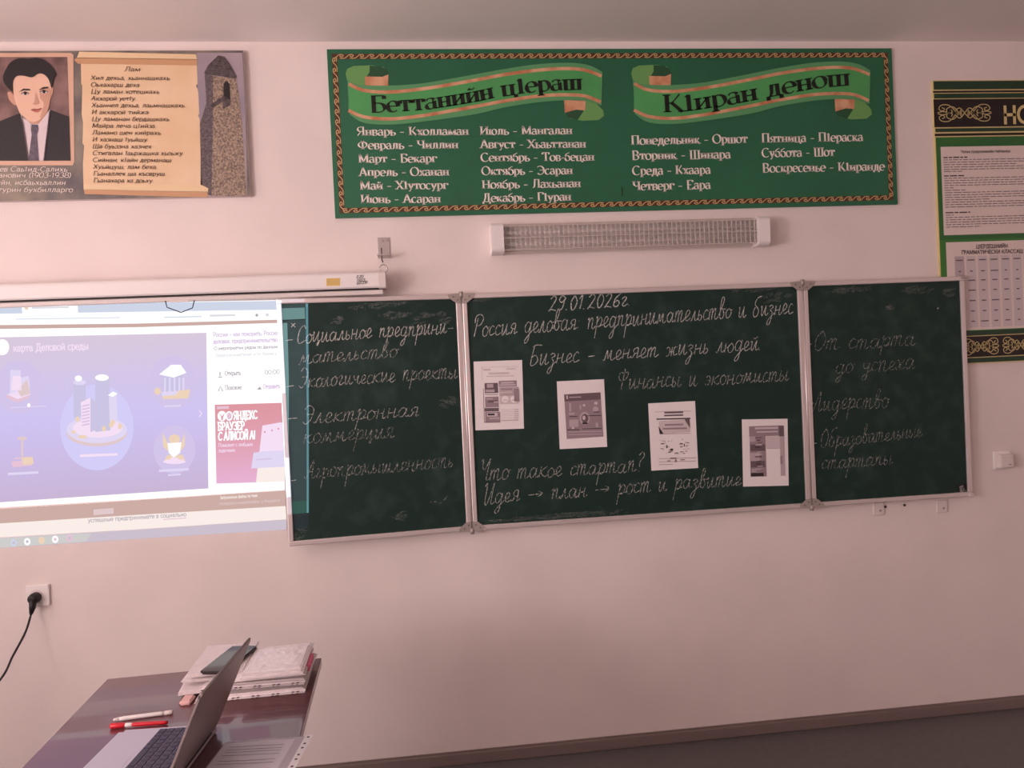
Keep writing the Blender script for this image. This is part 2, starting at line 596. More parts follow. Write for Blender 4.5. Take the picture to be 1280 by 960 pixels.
# ------------------------------------------------------------ chalk handwriting: width | strokes of points (x-height 40)
HW = {}
for line in '''
а|38|26 33 15 40 4 24 8 4 18 2 26 24 28 38 27 8 32 0 40 9
б|36|22 36 10 38 4 20 10 1 22 4 27 22 20 38 8 48 10 66 22 78 36 80
в|32|0 6 12 36 20 70 12 80 8 60 8 10 18 0 26 14 18 34 12 36 34 34
г|26|2 30 10 40 17 32 8 8 14 0 26 9
д|36|26 33 15 40 4 24 8 4 18 2 26 24 28 38 24 -26 14 -40 10 -28 38 8
е|28|0 8 14 16 22 30 14 40 6 26 8 6 16 0 30 10
ж|48|2 34 8 40 15 30 14 8 5 1;24 40 23 0;44 37 36 40 31 28 34 4 48 9;15 20 32 20
з|28|4 34 14 40 22 30 10 21 20 8 14 -32 4 -36 6 -18 30 8
и|36|2 34 6 40 6 8 12 0 22 30 24 40 24 8 30 0 38 9
й|36|2 34 6 40 6 8 12 0 22 30 24 40 24 8 30 0 38 9;10 54 16 49 25 57
к|32|6 40 4 0;28 40 8 20 24 2 33 8
л|32|0 4 6 1 15 34 18 40 20 8 26 0 34 9
м|44|0 4 6 1 12 40 18 6 28 40 30 8 36 0 46 9
н|36|6 40 5 0;5 18 24 22;26 40 24 6 30 0 38 9
о|30|16 40 4 26 8 2 20 2 27 22 16 40 22 32 32 34
п|36|2 34 7 40 6 0;6 20 16 40 22 36 22 6 28 0 38 9
р|32|2 34 7 40 4 -42;6 18 18 40 27 28 20 3 10 4 34 8
с|26|22 34 13 40 4 22 10 1 28 9
т|44|4 40 4 0;4 24 12 40 17 36 16 0;17 24 25 40 30 36 30 6 36 0 46 9
у|32|4 40 8 17 18 16 26 40;26 40 20 -30 10 -38 8 -22 34 8
ф|44|22 70 20 -36;20 36 6 36 4 8 20 4 38 12 36 38 20 34
х|32|2 36 10 36 18 4 34 6;28 40 4 0
ц|36|2 34 5 40 5 8 11 0 22 30 24 40 24 4 30 0 26 -18 22 -12 38 9
ч|32|2 34 5 40 6 24 14 20 22 40;23 40 22 8 28 0 34 9
ш|46|2 34 5 40 5 6 11 0 19 40 19 6 26 0 33 40 33 8 39 0 48 9
ь|24|5 40 5 6 13 0 20 12 12 22 5 14
ы|40|5 40 5 6 13 0 20 12 12 22 5 14;30 40 29 6 34 0 42 9
э|28|4 32 13 40 23 22 14 0 3 6;8 20 23 20
ю|40|5 40 4 0;4 20 16 22;28 40 16 24 20 2 32 2 38 22 28 40
я|34|24 0 25 40 12 40 7 29 14 21 25 20;15 20 8 4 0 4;25 0 36 8
С|38|34 66 24 80 9 62 5 24 14 0 38 12
Э|40|4 64 16 80 32 62 30 20 16 0 4 10;12 42 32 42
А|42|0 10 6 0 16 30 28 80 30 8 36 0 44 9;8 28 32 28
Р|36|12 70 6 0;2 52 4 76 22 84 36 68 26 44 10 40
Б|40|6 74 20 80 42 78;14 78 8 2 24 0 34 18 24 38 10 32
Ф|46|24 84 20 0;22 66 8 70 4 48 18 34 36 46 38 70 22 66
Ч|40|2 72 8 78 8 50 18 42 32 78;33 80 28 8 34 0 42 9
И|44|2 70 9 80 8 10 16 0 30 60 34 80 32 8 38 0 46 9
Л|42|0 8 6 0 16 40 26 80 28 8 34 0 44 9
О|42|22 80 6 50 10 4 26 0 38 40 24 80 18 70
0|28|14 60 4 34 10 2 20 4 25 34 14 60
1|20|4 44 14 60 12 0
2|32|4 48 14 60 24 46 8 4 6 2 14 6 30 0
6|30|24 58 8 36 6 6 18 0 25 16 16 28 6 18
9|30|24 50 14 60 5 44 14 32 24 44 24 50 20 8 6 2
-|34|4 20 28 21
:|16|6 34 8 34;6 8 8 8
.|14|4 2 6 2
?|30|4 66 16 80 24 62 12 40 12 18;12 2 13 2
→|62|2 22 54 24;40 36 56 24 40 12
 |30|
'''.strip('\n').split('\n'):
    ch, wd, body = line.split('|')
    HW[ch if ch == ' ' else ch.strip()] = (float(wd), [[tuple(map(float, p)) for p in zip(st.split()[::2], st.split()[1::2])] for st in body.split(';') if st.strip()])


def chalk_line(mb, pl, s, p0, p1, xh, m, width=.0042, slant=.2, lay=2):
    """p0, p1: ends of the baseline in photo positions; xh: x-height in photo pixels"""
    A, B = pl.at(*p0, lay), pl.at(*p1, lay)
    tw = sum(HW[c][0] for c in s)
    ex = (B - A) / tw
    mid = ((p0[0] + p1[0]) / 2, (p0[1] + p1[1]) / 2)
    ey = pl.z * ((pl.at(mid[0], mid[1] - xh) - pl.at(*mid)).length / 40)
    x = 0
    for c in s:
        wd, sts = HW[c]
        jy, js = random.uniform(-2.5, 2.5), random.uniform(.92, 1.1)
        for st in sts:
            st = [(px + random.uniform(-.8, .8), py * js + random.uniform(-.8, .8) + jy) for px, py in st]
            P = [A + ex * (x + px + slant * py) + ey * py for px, py in catmull(st, 5)]
            ws = [width * random.uniform(.75, 1.2) for _ in P]
            ribbon(mb, P, pl.n, ws, m)
        x += wd


# ============================================================ the room
mb = MB(); mb.box2((XL - .2, D, 0), (XR + .2, D + .2, ZC), WALL); struct('wall_front', mb)
mb = MB(); mb.box2((XL - .2, YB - .2, -.15), (XR + .2, D + .2, 0), FLOOR); struct('floor', mb)
mb = MB(); mb.box2((XL - .2, YB - .2, ZC), (XR + .2, D + .2, ZC + .15), CEIL); struct('ceiling', mb)
mb = MB(); mb.box2((XR, YB - .2, 0), (XR + .2, D, ZC), WALL); struct('wall_right', mb)
mb = MB(); mb.box2((XL - .2, YB - .2, 0), (XR, YB, ZC), WALL); struct('wall_back', mb)
mb = MB()
ys = [YB] + [q for p in WIN for q in p] + [D]
for i in range(0, len(ys), 2):
    mb.box2((XL - .2, ys[i], 0), (XL, ys[i + 1], ZC), WALL)
for y0, y1 in WIN:
    mb.box2((XL - .2, y0, 0), (XL, y1, WZ0), WALL)
    mb.box2((XL - .2, y0, WZ1), (XL, y1, ZC), WALL)
struct('wall_left', mb)
for i, (y0, y1) in enumerate(WIN):
    mb = MB()
    for a, b in (((y0, WZ0), (y1, WZ0 + .06)), ((y0, WZ1 - .06), (y1, WZ1)), ((y0, WZ0), (y0 + .06, WZ1)), ((y1 - .06, WZ0), (y1, WZ1)), (((y0 + y1) / 2 - .035, WZ0), ((y0 + y1) / 2 + .035, WZ1))):
        mb.box2((XL - .09, a[0], a[1]), (XL - .03, b[0], b[1]), WHITE, .004)
    struct('window_%d' % (i + 1), mb)
mb = MB()
mb.box2((XL, D - .016, 0), (XR, D, .048), BASEM, .004)
mb.box2((XL, D - .006, .044), (XR, D, .054), BASEM)
struct('baseboard_front', mb)

# ============================================================ green calendar sign
PS = Plane((0, D - .012, 0), (0, -1, 0))


def plane_rect_panel(mb, pl, u0, v0, u1, v1, back, m, edge=None):
    """upright panel whose left/right come from u at mid height and top/bottom from v at mid width"""
    um, vm = (u0 + u1) / 2, (v0 + v1) / 2
    x0, x1 = pl.at(u0, vm).x, pl.at(u1, vm).x
    z1, z0 = pl.at(um, v0).z, pl.at(um, v1).z
    y = pl.p.y
    mb.box2((x0, y, z0), (x1, y + back, z1), edge or m)
    if edge:
        mb.face([(x0, y - .0002, z0), (x1, y - .0002, z0), (x1, y - .0002, z1), (x0, y - .0002, z1)], m)
    return x0, x1, z0, z1


sign = thing('wall_sign', 'wide green sign listing months and weekdays above the chalkboard', 'sign', PS.at(764, 265))
mb = MB()
X0, X1, Z0, Z1 = plane_rect_panel(mb, PS, 413.5, 61, 1118.5, 264, .012, GREEN)
mb.build('panel', sign)
# ornamental border: brown band with running gold scrolls
mb = MB()
ys_ = PS.p.y
ins, bw = .019, .022


def frame_band(mb, x0, x1, z0, z1, wd, y, m):
    for a in (((x0, z1 - wd), (x1, z1)), ((x0, z0), (x1, z0 + wd)), ((x0, z0 + wd), (x0 + wd, z1 - wd)), ((x1 - wd, z0 + wd), (x1, z1 - wd))):
        (a0, b0), (a1, b1) = a
        mb.face([(a0, y, b0), (a1, y, b0), (a1, y, b1), (a0, y, b1)], m)


frame_band(mb, X0 + ins, X1 - ins, Z0 + ins, Z1 - ins, bw, ys_ - .0006, BAND)
NRM = Vector((0, -1, 0))


def scroll_run(mb, a, b, h, m, y, wd=.003, per=.042):
    a, b = Vector((a[0], y, a[1])), Vector((b[0], y, b[1]))
    n = max(1, round((b - a).length / per))
    t = (b - a) / n
    nn = Vector((-t.z, 0, t.x)).normalized()
    unit = [(0, -.8), (.2, -.2), (.42, .75), (.7, .9), (.86, .35), (.7, -.2), (.52, .1), (.6, .45)]
    unit2 = [(.5, -.75), (.75, -.9), (1.0, -.8)]
    for i in range(n):
        for un in (unit, unit2):
            P = [a + t * (i + q) + nn * (h / 2 * r) for q, r in catmull(un, 3)]
            ribbon(mb, P, NRM, wd, m)


c = ins + bw / 2
for A, B in (((X0 + c, Z1 - c), (X1 - c, Z1 - c)), ((X1 - c, Z0 + c), (X0 + c, Z0 + c)), ((X0 + c, Z0 + c), (X0 + c, Z1 - c)), ((X1 - c, Z1 - c), (X1 - c, Z0 + c))):
    scroll_run(mb, A, B, bw * .8, GOLD, ys_ - .0012)
mb.build('border', sign, fix=False)


def band(mb, top, bot, m, lay, n=8):
    T_, B_ = catmull(top, n), catmull(bot, n)
    k = 40

    def res(P):
        d = [0]
        for a, b in zip(P, P[1:]):
            d.append(d[-1] + math.hypot(b[0] - a[0], b[1] - a[1]))
        out = []
        for i in range(k + 1):
            q = d[-1] * i / k
            j = 0
            while j < len(d) - 2 and d[j + 1] < q:
                j += 1
            f = (q - d[j]) / max(1e-9, d[j + 1] - d[j])
            out.append((P[j][0] + (P[j + 1][0] - P[j][0]) * f, P[j][1] + (P[j + 1][1] - P[j][1]) * f))
        return out
    T_, B_ = res(T_), res(B_)
    for i in range(k):
        flat(mb, PS, [T_[i], T_[i + 1], B_[i + 1], B_[i]], m, lay)


RT_ = [(434, 99), (440, 104), (455, 106.5), (486, 107), (525, 104.5), (561, 98.8), (600, 91.8), (632, 86), (674, 80), (714, 78.5), (738, 82), (753, 90)]
RGU = [(436, 105), (455, 113), (487, 115), (525, 111.5), (561, 106), (600, 99), (632, 93), (674, 87.6), (707, 85.7), (731, 87.6), (752, 95)]
RGL = [(435.5, 138), (455, 146), (487, 148.6), (525, 145), (561, 139), (600, 132), (632, 126), (674, 120), (707, 118.5), (731, 120), (751, 127.5)]
RB_ = [(437, 143), (455, 153.7), (490, 155.7), (532, 151.6), (574, 146), (600, 141.7), (632, 134), (674, 127.7), (707, 125.3), (731, 126), (752, 132)]


def banner(tr, name):
    mb = MB()
    f = lambda P: [tr(*q) for q in P]
    # far end of the ribbon curling up on the left and down on the right
    flat(mb, PS, f([(432, 92), (434, 86), (442, 82.5), (465, 81.5), (480, 84), (484, 91), (476, 96), (460, 97), (456, 107), (440, 106), (434, 101)]), RIBD, 2)
    flat(mb, PS, f([(462, 82), (476, 83), (484, 87), (485.5, 93), (480, 96), (458, 96), (462, 90)]), RIBDK, 3)
    flat(mb, PS, f([(456, 95.5), (478, 96), (485.5, 93), (485, 107.5), (470, 108), (456.5, 107)]), COPPER, 4)
    flat(mb, PS, f([(731, 126), (745, 129), (754, 138), (755, 145), (748, 150), (728, 151), (712, 148), (706, 141), (720, 138), (732, 138)]), RIBD, 2)
    flat(mb, PS, f([(706, 140), (720, 137), (730, 138), (722, 150), (710, 147)]), RIBDK, 3)
    flat(mb, PS, f([(705, 125), (732, 126), (731.5, 138), (720, 137), (706, 141)]), COPPER, 4)
    band(mb, f(RT_), f(RB_), RIBE, 5)
    band(mb, f([(q[0], q[1] + 2) for q in RGU]), f([(q[0], q[1] - 2) for q in RGL]), RIB, 6)
    for q in (RGU, RGL):
        stroke(mb, PS, f(catmull(q, 6)), .014, COPPER, 7)
    return mb.build(name, sign, fix=False)


banner(lambda x, y: (x, y), 'ribbon_banner')
banner(lambda x, y: (790 + (x - 433) * .931, y - .5 - (x - 433) * .004), 'ribbon_banner')
mb = MB()
print_curve(mb, PS, 'Беттанийн ц1ераш', [(463, 140.5), (500, 139.5), (541, 136), (597, 127), (630, 120), (680, 114), (728, 111.5)], 20.5, INKBLACK, 9, T=26, t=6)
mb.build('heading', sign, fix=False)
mb = MB()
print_curve(mb, PS, 'К1иран денош', [(829, 140.5), (860, 139), (900, 133), (945, 125), (990, 116), (1030, 109), (1063, 106)], 22, INKBLACK, 9, T=26, t=6)
mb.build('heading', sign, fix=False)
LINES = [
    ('Январь – Кхолламан', 446, 169.5, 586, 168.7, 10.6), ('Февраль – Чиллин', 447, 186.6, 573, 185.6, 10.6), ('Март – Бекарг', 448, 203.5, 546, 202.8, 10.6),
    ('Апрель – Оханан', 449, 220.3, 561.5, 219.4, 10.6), ('Май – Х1утосург', 450, 237, 560, 236.2, 10.6), ('Июнь – Асаран', 451, 254, 551, 253.2, 10.6),
    ('Июль – Мангалан', 600, 168.6, 715.5, 167.8, 10.6), ('Август – Хьаьттанан', 600.5, 185.4, 732.5, 184.6, 10.6), ('Сентябрь – Тов-бецан', 601, 202, 743, 200.8, 10.6),
    ('Октябрь – Эсаран', 602, 218.8, 716, 217.7, 10.6), ('Ноябрь – Лахьанан', 602.5, 235.8, 726, 234, 10.6), ('Декабрь – Г1уран', 603, 252.6, 714, 250.6, 10.6),
    ('Понедельник – Оршот', 789, 181, 934.5, 178.5, 11.2), ('Вторник – Шинара', 790, 199.8, 913.5, 198, 11.2), ('Среда – Кхаара', 790.5, 218.8, 888.5, 217.2, 11.2),
    ('Четверг – Еара', 791, 238, 888.5, 236, 11.2), ('Пятница – П1ераска', 952, 178.4, 1079, 176.2, 11.2), ('Суббота – Шот', 952.3, 196.6, 1043.5, 195, 11.2),
    ('Воскресенье – К1иранде', 953, 215.6, 1106, 213, 11.2)]
for s_, x0, y0, x1, y1, cp in LINES:
    mb = MB()
    print_line(mb, PS, s_, (x0, y0), (x1, y1), cp, CREAM, 2, T=21, t=7)
    mb.build('text_line', sign, fix=False)
mb = MB()
stroke(mb, PS, [(777.5, 234), (778, 245)], .004, INKBLACK, 2)
mb.build('pen_mark', sign, fix=False)

# ============================================================ poem poster with portrait and tower
PP = Plane((0, D - .022, 0), (0, -1, 0))
PBG = mat('poster_landscape_print', (96, 88, 92), .45, c2=(150, 138, 122), nscale=7)
PSKY = mat('poster_sky_print', (150, 138, 150), .45, c2=(178, 160, 166), nscale=4)
PEACH = mat('poster_peach_print', (220, 178, 152), .5)
PHBG = mat('poster_mauve_print', (92, 66, 62), .5, c2=(146, 112, 108), nscale=9)
SUIT = mat('poster_suit_print', (34, 28, 34), .5)
SHIRT = mat('poster_shirt_print', (222, 206, 208), .5)
TIE = mat('poster_tie_print', (112, 100, 114), .5, c2=(84, 74, 88), nscale=60)
SKIN = mat('poster_skin_print', (234, 192, 166), .5)
SKIN2 = mat('poster_skin_shade_print', (206, 156, 132), .5)
LIP = mat('poster_lip_print', (196, 112, 98), .5)
HAIR = mat('poster_hair_print', (30, 22, 24), .5)
PARCH = mat('parchment_print', (232, 196, 156), .5, c2=(238, 206, 170), nscale=6)
PARCH2 = mat('parchment_roll_print', (236, 206, 164), .5)
PARCH3 = mat('parchment_fold_print', (204, 156, 116), .5)
STONE = mat('tower_stone_print', (182, 158, 136), .5, c2=(104, 88, 80), nscale=130)
STONED = mat('tower_side_print', (116, 102, 104), .5, c2=(76, 64, 68), nscale=130)
ROOF = mat('tower_roof_print', (58, 48, 50), .5, c2=(96, 84, 84), nscale=60)
EDGE = mat('poster_white_edge', (214, 198, 198), .5)
poster = thing('poem_poster', 'landscape poster with portrait, poem on parchment and stone tower', 'poster', PP.at(140, 252))
mb = MB()
px0, px1, pz0, pz1 = plane_rect_panel(mb, PP, -60, 63.5, 308.5, 249, .022, PBG, EDGE)
mb.build('panel', poster)
mb = MB()
flat(mb, PP, [(246, 66), (303, 66), (307, 140), (309, 246), (250, 246)], PSKY, 2)
T4 = lambda x, y: (x / 4.571 + 240, y / 4.571 + 50)
flat(mb, PP, [(72, 195), (122, 205), (122, 400), (114, 890), (50, 870), (48, 560), (45, 480), (82, 360)], STONED, 3, T4)
flat(mb, PP, [(120, 205), (250, 220), (265, 300), (285, 480), (312, 892), (112, 892), (120, 400)], STONE, 4, T4)
flat(mb, PP, [(70, 185), (95, 140), (150, 88), (185, 95), (215, 135), (258, 210), (250, 222), (165, 207), (75, 197)], ROOF, 5, T4)
flat(mb, PP, [(180, 330), (180, 250), (197, 232), (214, 250), (220, 345)], HAIR, 6, T4)
flat(mb, PP, [(112, 365), (180, 318), (220, 345), (218, 372), (175, 392), (178, 352), (112, 388)], ROOF, 7, T4)
for yy in range(110, 205, 14):
    stroke(mb, PP, [T4(150 - (yy - 88) * .75, yy), T4(165 + (yy - 88) * .72, yy + 8)], .002, STONED, 6)
mb.build('tower_picture', poster, fix=False)
T1 = lambda x, y: (x / 3.879, y / 3.879 + 40)
mb = MB()
flat(mb, PP, [(392, 150), (955, 160), (958, 250), (950, 262), (958, 275), (962, 300), (966, 395), (960, 405), (968, 420), (970, 520), (974, 600), (975, 700), (985, 760), (405, 765), (402, 640), (408, 550), (400, 540), (403, 440), (396, 400), (399, 260), (394, 250)], PARCH, 3, T1)
flat(mb, PP, [(384, 95), (950, 108), (956, 134), (372, 126)], PARCH2, 4, T1)
flat(mb, PP, [(372, 124), (956, 132), (955, 162), (378, 154), (360, 136)], PARCH3, 4, T1)
flat(mb, PP, [(405, 738), (980, 742), (1010, 758), (1008, 778), (406, 764)], PARCH2, 5, T1)
flat(mb, PP, [(406, 762), (1008, 774), (1006, 802), (410, 786)], PARCH3, 5, T1)
mb.build('parchment_picture', poster, fix=False)
POEM = ['Лам', 'Хил дехьа, хьаннашкахь', 'Оьхахарш деха', 'Цу ламан хотешкахь', 'Акхарой ует1у.', 'Хьаннел дехьа, лаьмнашкахь.', 'И акхарой тийжа', 'Цу ламанан бердашкахь', 'Майра леча ц1ийза.', 'Ламано шен кийрахь', 'И хазнаш 1уьйшу.', 'Ша буьззна хазнех', 'Стигалан 1аьржашка хьоьжу.', 'Сийнан, к1айн дерманаш', 'Хуьйцуш, лам беха.', 'Гьаналлех ша къовруш.', 'Гьанахара ха доьху.']
ENDS = [680, 822, 676, 772, 660, 902, 720, 820, 758, 778, 720, 734, 892, 830, 764, 806, 745]
for i, (s_, e) in enumerate(zip(POEM, ENDS)):
    yb = 190 if i == 0 else 232 + (i - 1) * 33.15
    xs = 600 if i == 0 else 436 + i * .9
    mb = MB()
    print_line(mb, PP, s_, T1(xs, yb), T1(e, yb + 1), 5.4, INKBRN, 8, T=15, t=10, serif=False, slant=.16)
    mb.build('poem_line', poster, fix=False)
T3 = lambda x, y: (x / 4.8, y / 4.8 + 60)


def sm(P, n=4):
    return catmull(list(P) + [P[0]], n)[:-1]


mb = MB()
flat(mb, PP, [(-240, 30), (425, 30), (440, 40), (446, 680), (436, 704), (-240, 704)], PEACH, 3, T3)
flat(mb, PP, [(-220, 54), (404, 54), (424, 676), (-220, 678)], PHBG, 4, T3)
flat(mb, PP, [(-200, 560), (-60, 460), (0, 438), (120, 390), (300, 370), (416, 412), (424, 676), (-200, 676)], SUIT, 5, T3)
flat(mb, PP, [(122, 390), (190, 452), (232, 455), (300, 368), (288, 500), (262, 676), (172, 676), (150, 520)], SHIRT, 6, T3)
flat(mb, PP, [(190, 458), (228, 460), (232, 490), (222, 520), (234, 676), (170, 676), (190, 520), (186, 490)], TIE, 8, T3)
flat(mb, PP, [(125, 380), (290, 360), (284, 400), (230, 456), (192, 456), (136, 420)], SKIN2, 7, T3)
flat(mb, PP, sm([(44, 268), (62, 262), (86, 290), (102, 340), (80, 338), (54, 308)], 3), SKIN2, 8, T3)
flat(mb, PP, sm([(300, 250), (318, 232), (316, 272), (298, 310)], 3), SKIN2, 8, T3)
flat(mb, PP, sm([(76, 190), (110, 140), (180, 140), (260, 135), (300, 200), (306, 260), (298, 330), (282, 384), (240, 428), (200, 444), (160, 432), (128, 405), (104, 356), (84, 290)], 4), SKIN, 9, T3)
flat(mb, PP, sm([(240, 250), (270, 236), (304, 250), (296, 332), (278, 386), (240, 422), (252, 380), (262, 330), (240, 300)], 4), SKIN2, 10, T3)
flat(mb, PP, sm([(78, 262), (58, 250), (26, 212), (18, 172), (34, 130), (60, 88), (110, 62), (170, 64), (222, 58), (272, 76), (312, 112), (334, 156), (320, 190), (310, 242), (300, 212), (288, 182), (262, 158), (230, 154), (192, 176), (140, 166), (98, 170), (78, 204)], 3), HAIR, 12, T3)
flat(mb, PP, [(114, 264), (140, 244), (180, 246), (180, 254), (142, 254)], HAIR, 12, T3)
flat(mb, PP, [(230, 254), (258, 234), (290, 232), (290, 241), (258, 246)], HAIR, 12, T3)
for ex_, ey_ in ((150, 273), (262, 263)):
    ell(mb, PP, ex_, ey_, 22, 9, SHIRT, 11, T3)
    ell(mb, PP, ex_ + 2, ey_, 9, 9, HAIR, 12, T3)
    stroke(mb, PP, [T3(ex_ - 24, ey_ + 2), T3(ex_, ey_ - 11), T3(ex_ + 24, ey_)], .003, HAIR, 13)
flat(mb, PP, sm([(214, 262), (226, 300), (236, 330), (214, 342), (196, 334), (206, 322), (210, 290)], 3), SKIN2, 11, T3)
flat(mb, PP, sm([(184, 370), (206, 362), (222, 366), (252, 360), (232, 384), (206, 384)], 3), LIP, 11, T3)
stroke(mb, PP, [T3(186, 371), T3(215, 372), T3(250, 362)], .002, HAIR, 12)
flat(mb, PP, [(150, 470), (128, 400), (186, 456), (180, 500)], SHIRT, 9, T3)
flat(mb, PP, [(232, 456), (296, 376), (288, 470), (240, 500)], SHIRT, 9, T3)
for a, b in (((132, 410), (172, 676)), ((298, 378), (262, 676))):
    stroke(mb, PP, [T3(*a), T3(*b)], .004, INK[3], 10)
mb.build('portrait_picture', poster, fix=False)
for s_, x0, x1, y in (('Бадуев Саь1ид-Салихь', -24, 84, 740), ('Сулейманович (1903-1938)', -40, 89, 776), ('нохчийн, исбаьхьаллин', -28, 82, 820), ('литературин бухбилларго', -38, 91, 863)):
    mb = MB()
    print_line(mb, PP, s_, (x0, y / 4.8 + 60), (x1, y / 4.8 + 60.3), 6.2, CREAM, 5, T=14, t=9, serif=False, slant=.15)
    mb.build('caption_line', poster, fix=False)

# ============================================================ grammar poster at the right
PG = Plane((0, D - .012, 0), (0, -1, 0))
GZ = lambda v: PG.at(1185, v).z
GX = lambda u: PG.at(u, 275).x
GGR = mat('grammar_green_print', (36, 96, 52), .45, c2=(52, 112, 50), nscale=2)
GDK = mat('grammar_dark_green_print', (30, 62, 40), .45)
GBK = mat('grammar_black_print', (26, 16, 16), .45)
GYE = mat('grammar_yellow_print', (216, 196, 136), .5)
GRN2 = mat('grammar_bright_green_print', (60, 126, 52), .45)
gram = thing('grammar_poster', 'tall green poster of grammar tables at right, partly behind the chalkboard', 'poster', (GX(1280), D - .012, GZ(457)))
GX0, GX1 = GX(1172.5), GX(1280) + .62
yg = D - .012


def grect(mb, x0, x1, v0, v1, m, lay=1):
    y = yg - lay * .0005
    mb.face([(x0, y, GZ(v1)), (x1, y, GZ(v1)), (x1, y, GZ(v0)), (x0, y, GZ(v0))], m)


mb = MB()
mb.box2((GX0, yg, GZ(456)), (GX1, D, GZ(100.5)), GYE)
for v0, v1, m_ in ((101.5, 112, GDK), (113.5, 116, GBK), (117, 123, GDK), (124, 159, GBK), (160.5, 165, GDK), (167, 170, GBK), (171.5, 300, GGR), (300, 415, GRN2), (415, 421, GDK), (422, 448, GBK), (449, 455, GDK)):
    grect(mb, GX0 + (.004 if m_ is not GBK else 0), GX1 - .004, v0, v1, m_)
mb.build('panel', gram)


def curl_ornament(mb, x0, x1, v0, v1, m, y):
    z0, z1 = GZ(v1), GZ(v0)
    cx, cz = (x0 + x1) / 2, (z0 + z1) / 2
    hw, hh = (x1 - x0) / 2, (z1 - z0) / 2
    base = [[(0, 0), (.18, .6), (.34, .2), (.2, -.1), (.1, .2)], [(.1, -.5), (.4, .7), (.66, .5), (.62, 0), (.46, .1), (.5, .4)], [(.3, 0), (.55, .9), (.85, .95), (.95, .5), (.82, .25), (.74, .5), (.84, .66)], [(.6, 0), (.8, .2), (1, .05)]]
    for sx in (1, -1):
        for sz in (1, -1):
            for b in base:
                ribbon(mb, [Vector((cx + sx * p * hw, y, cz + sz * q * hh)) for p, q in catmull(b, 5)], NRM, .0035, m)


mb = MB()
curl_ornament(mb, GX(1177), GX(1244), 131, 152, GYE, yg - .0012)
curl_ornament(mb, GX(1212) - .06, GX(1244) - .005, 425, 445, GYE, yg - .0012)
curl_ornament(mb, GX(1247), GX(1247) + .18, 425, 445, GYE, yg - .0012)
curl_ornament(mb, GX(1247) + .2, GX(1247) + .38, 425, 445, GYE, yg - .0012)
mb.build('ornament', gram, fix=False)
mb = MB()
print_line(mb, PG, 'НО', (1253.5, 154), (1291, 153), 20.5, GYE, 3, T=19, t=19, serif=False)
mb.build('heading', gram, fix=False)
GPAP = mat('grammar_sheet_print', (232, 214, 208), .6)
mb = MB()
grect(mb, GX(1179), GX1 - .03, 183.5, 294, GPAP, 2)
for k, (v, ln, m_) in enumerate([(197, 30, 4), (200, 100, 3), (203, 78, 3), (206, 62, 3), (209, 92, 3), (212, 105, 3), (214.5, 24, 3), (220, 25, 4), (223, 105, 3), (226, 90, 3), (229, 104, 3), (232, 100, 3), (235, 12, 3), (238, 26, 3), (241, 96, 3), (244, 104, 3), (247, 98, 3), (250, 56, 3), (253, 101, 3), (256, 106, 3), (259, 88, 3), (266, 31, 4), (269, 10, 3), (272, 104, 3), (275, 98, 3), (278, 92, 3), (281, 103, 3), (284, 44, 3)]):
    x = GX(1182)
    end = x + ln * .0039 * (1.5 if ln > 60 else 1)
    while x < end:
        wl = random.uniform(.012, .04)
        z = GZ(v)
        hh = .0016 if m_ == 3 else .0026
        y = yg - .0015
        mb.face([(x, y, z - hh), (min(x + wl, end), y, z - hh), (min(x + wl, end), y, z + hh), (x, y, z + hh)], INK[m_])
        x += wl + .005
mb.build('printed_sheet', gram, fix=False)
mb = MB()
grect(mb, GX(1181), GX1 - .03, 303, 414, GPAP, 2)
print_line(mb, PG, 'Ц1ЕРДЕШНИЙН', (1220, 310.5), (1260, 309.5), 4.6, INK[4], 5, T=15, t=15, serif=False)
print_line(mb, PG, 'ГРАММАТИЧЕСКИ КЛАССАШ', (1202, 317.8), (1279, 316), 4.6, INK[4], 5, T=15, t=15, serif=False)
cw = GX(1206) - GX(1191.5)
for c_ in range(11):
    x0 = GX(1191) + c_ * cw
    if x0 + cw > GX1 - .04:
        break
    y = yg - .0015
    mb.face([(x0, y, GZ(411)), (x0 + cw * .82, y, GZ(411)), (x0 + cw * .82, y, GZ(321)), (x0, y, GZ(321))], INK[0])
    if c_ == 0:
        mb.face([(x0, y - .0004, GZ(346)), (x0 + cw * .82, y - .0004, GZ(346)), (x0 + cw * .82, y - .0004, GZ(321)), (x0, y - .0004, GZ(321))], INK[1])
    for r_, v in enumerate((326, 340, 351.5, 364, 377, 390, 403)):
        wl = cw * random.uniform(.2, .66) if r_ else cw * .6
        xm = x0 + cw * .41
        z = GZ(v)
        mb.face([(xm - wl / 2, y - .0008, z - .0025), (xm + wl / 2, y - .0008, z - .0025), (xm + wl / 2, y - .0008, z + .0025), (xm - wl / 2, y - .0008, z + .0025)], INK[3])
mb.build('printed_table', gram, fix=False)
mb = MB()
print_line(mb, PG, 'Чолхе предложенийн тайпанаш', (1201, 191.3), (1263, 190.3), 3.6, INK[4], 5, T=13, t=13, serif=False)
mb.build('sheet_title', gram, fix=False)

# ============================================================ chalkboard
YBD = D - .035
ZT, ZBt = 1.66 + .1046 * YBD, 1.66 - .2027 * YBD
H1, H2, XE = .0463 * YBD, .5102 * YBD, .7467 * YBD
YL = .979 * YBD
XLW = -.187 * YL
board = thing('chalkboard', 'three-section dark green chalkboard with handwritten chalk notes', 'chalkboard', ((H1 + H2) / 2, YBD, ZBt))


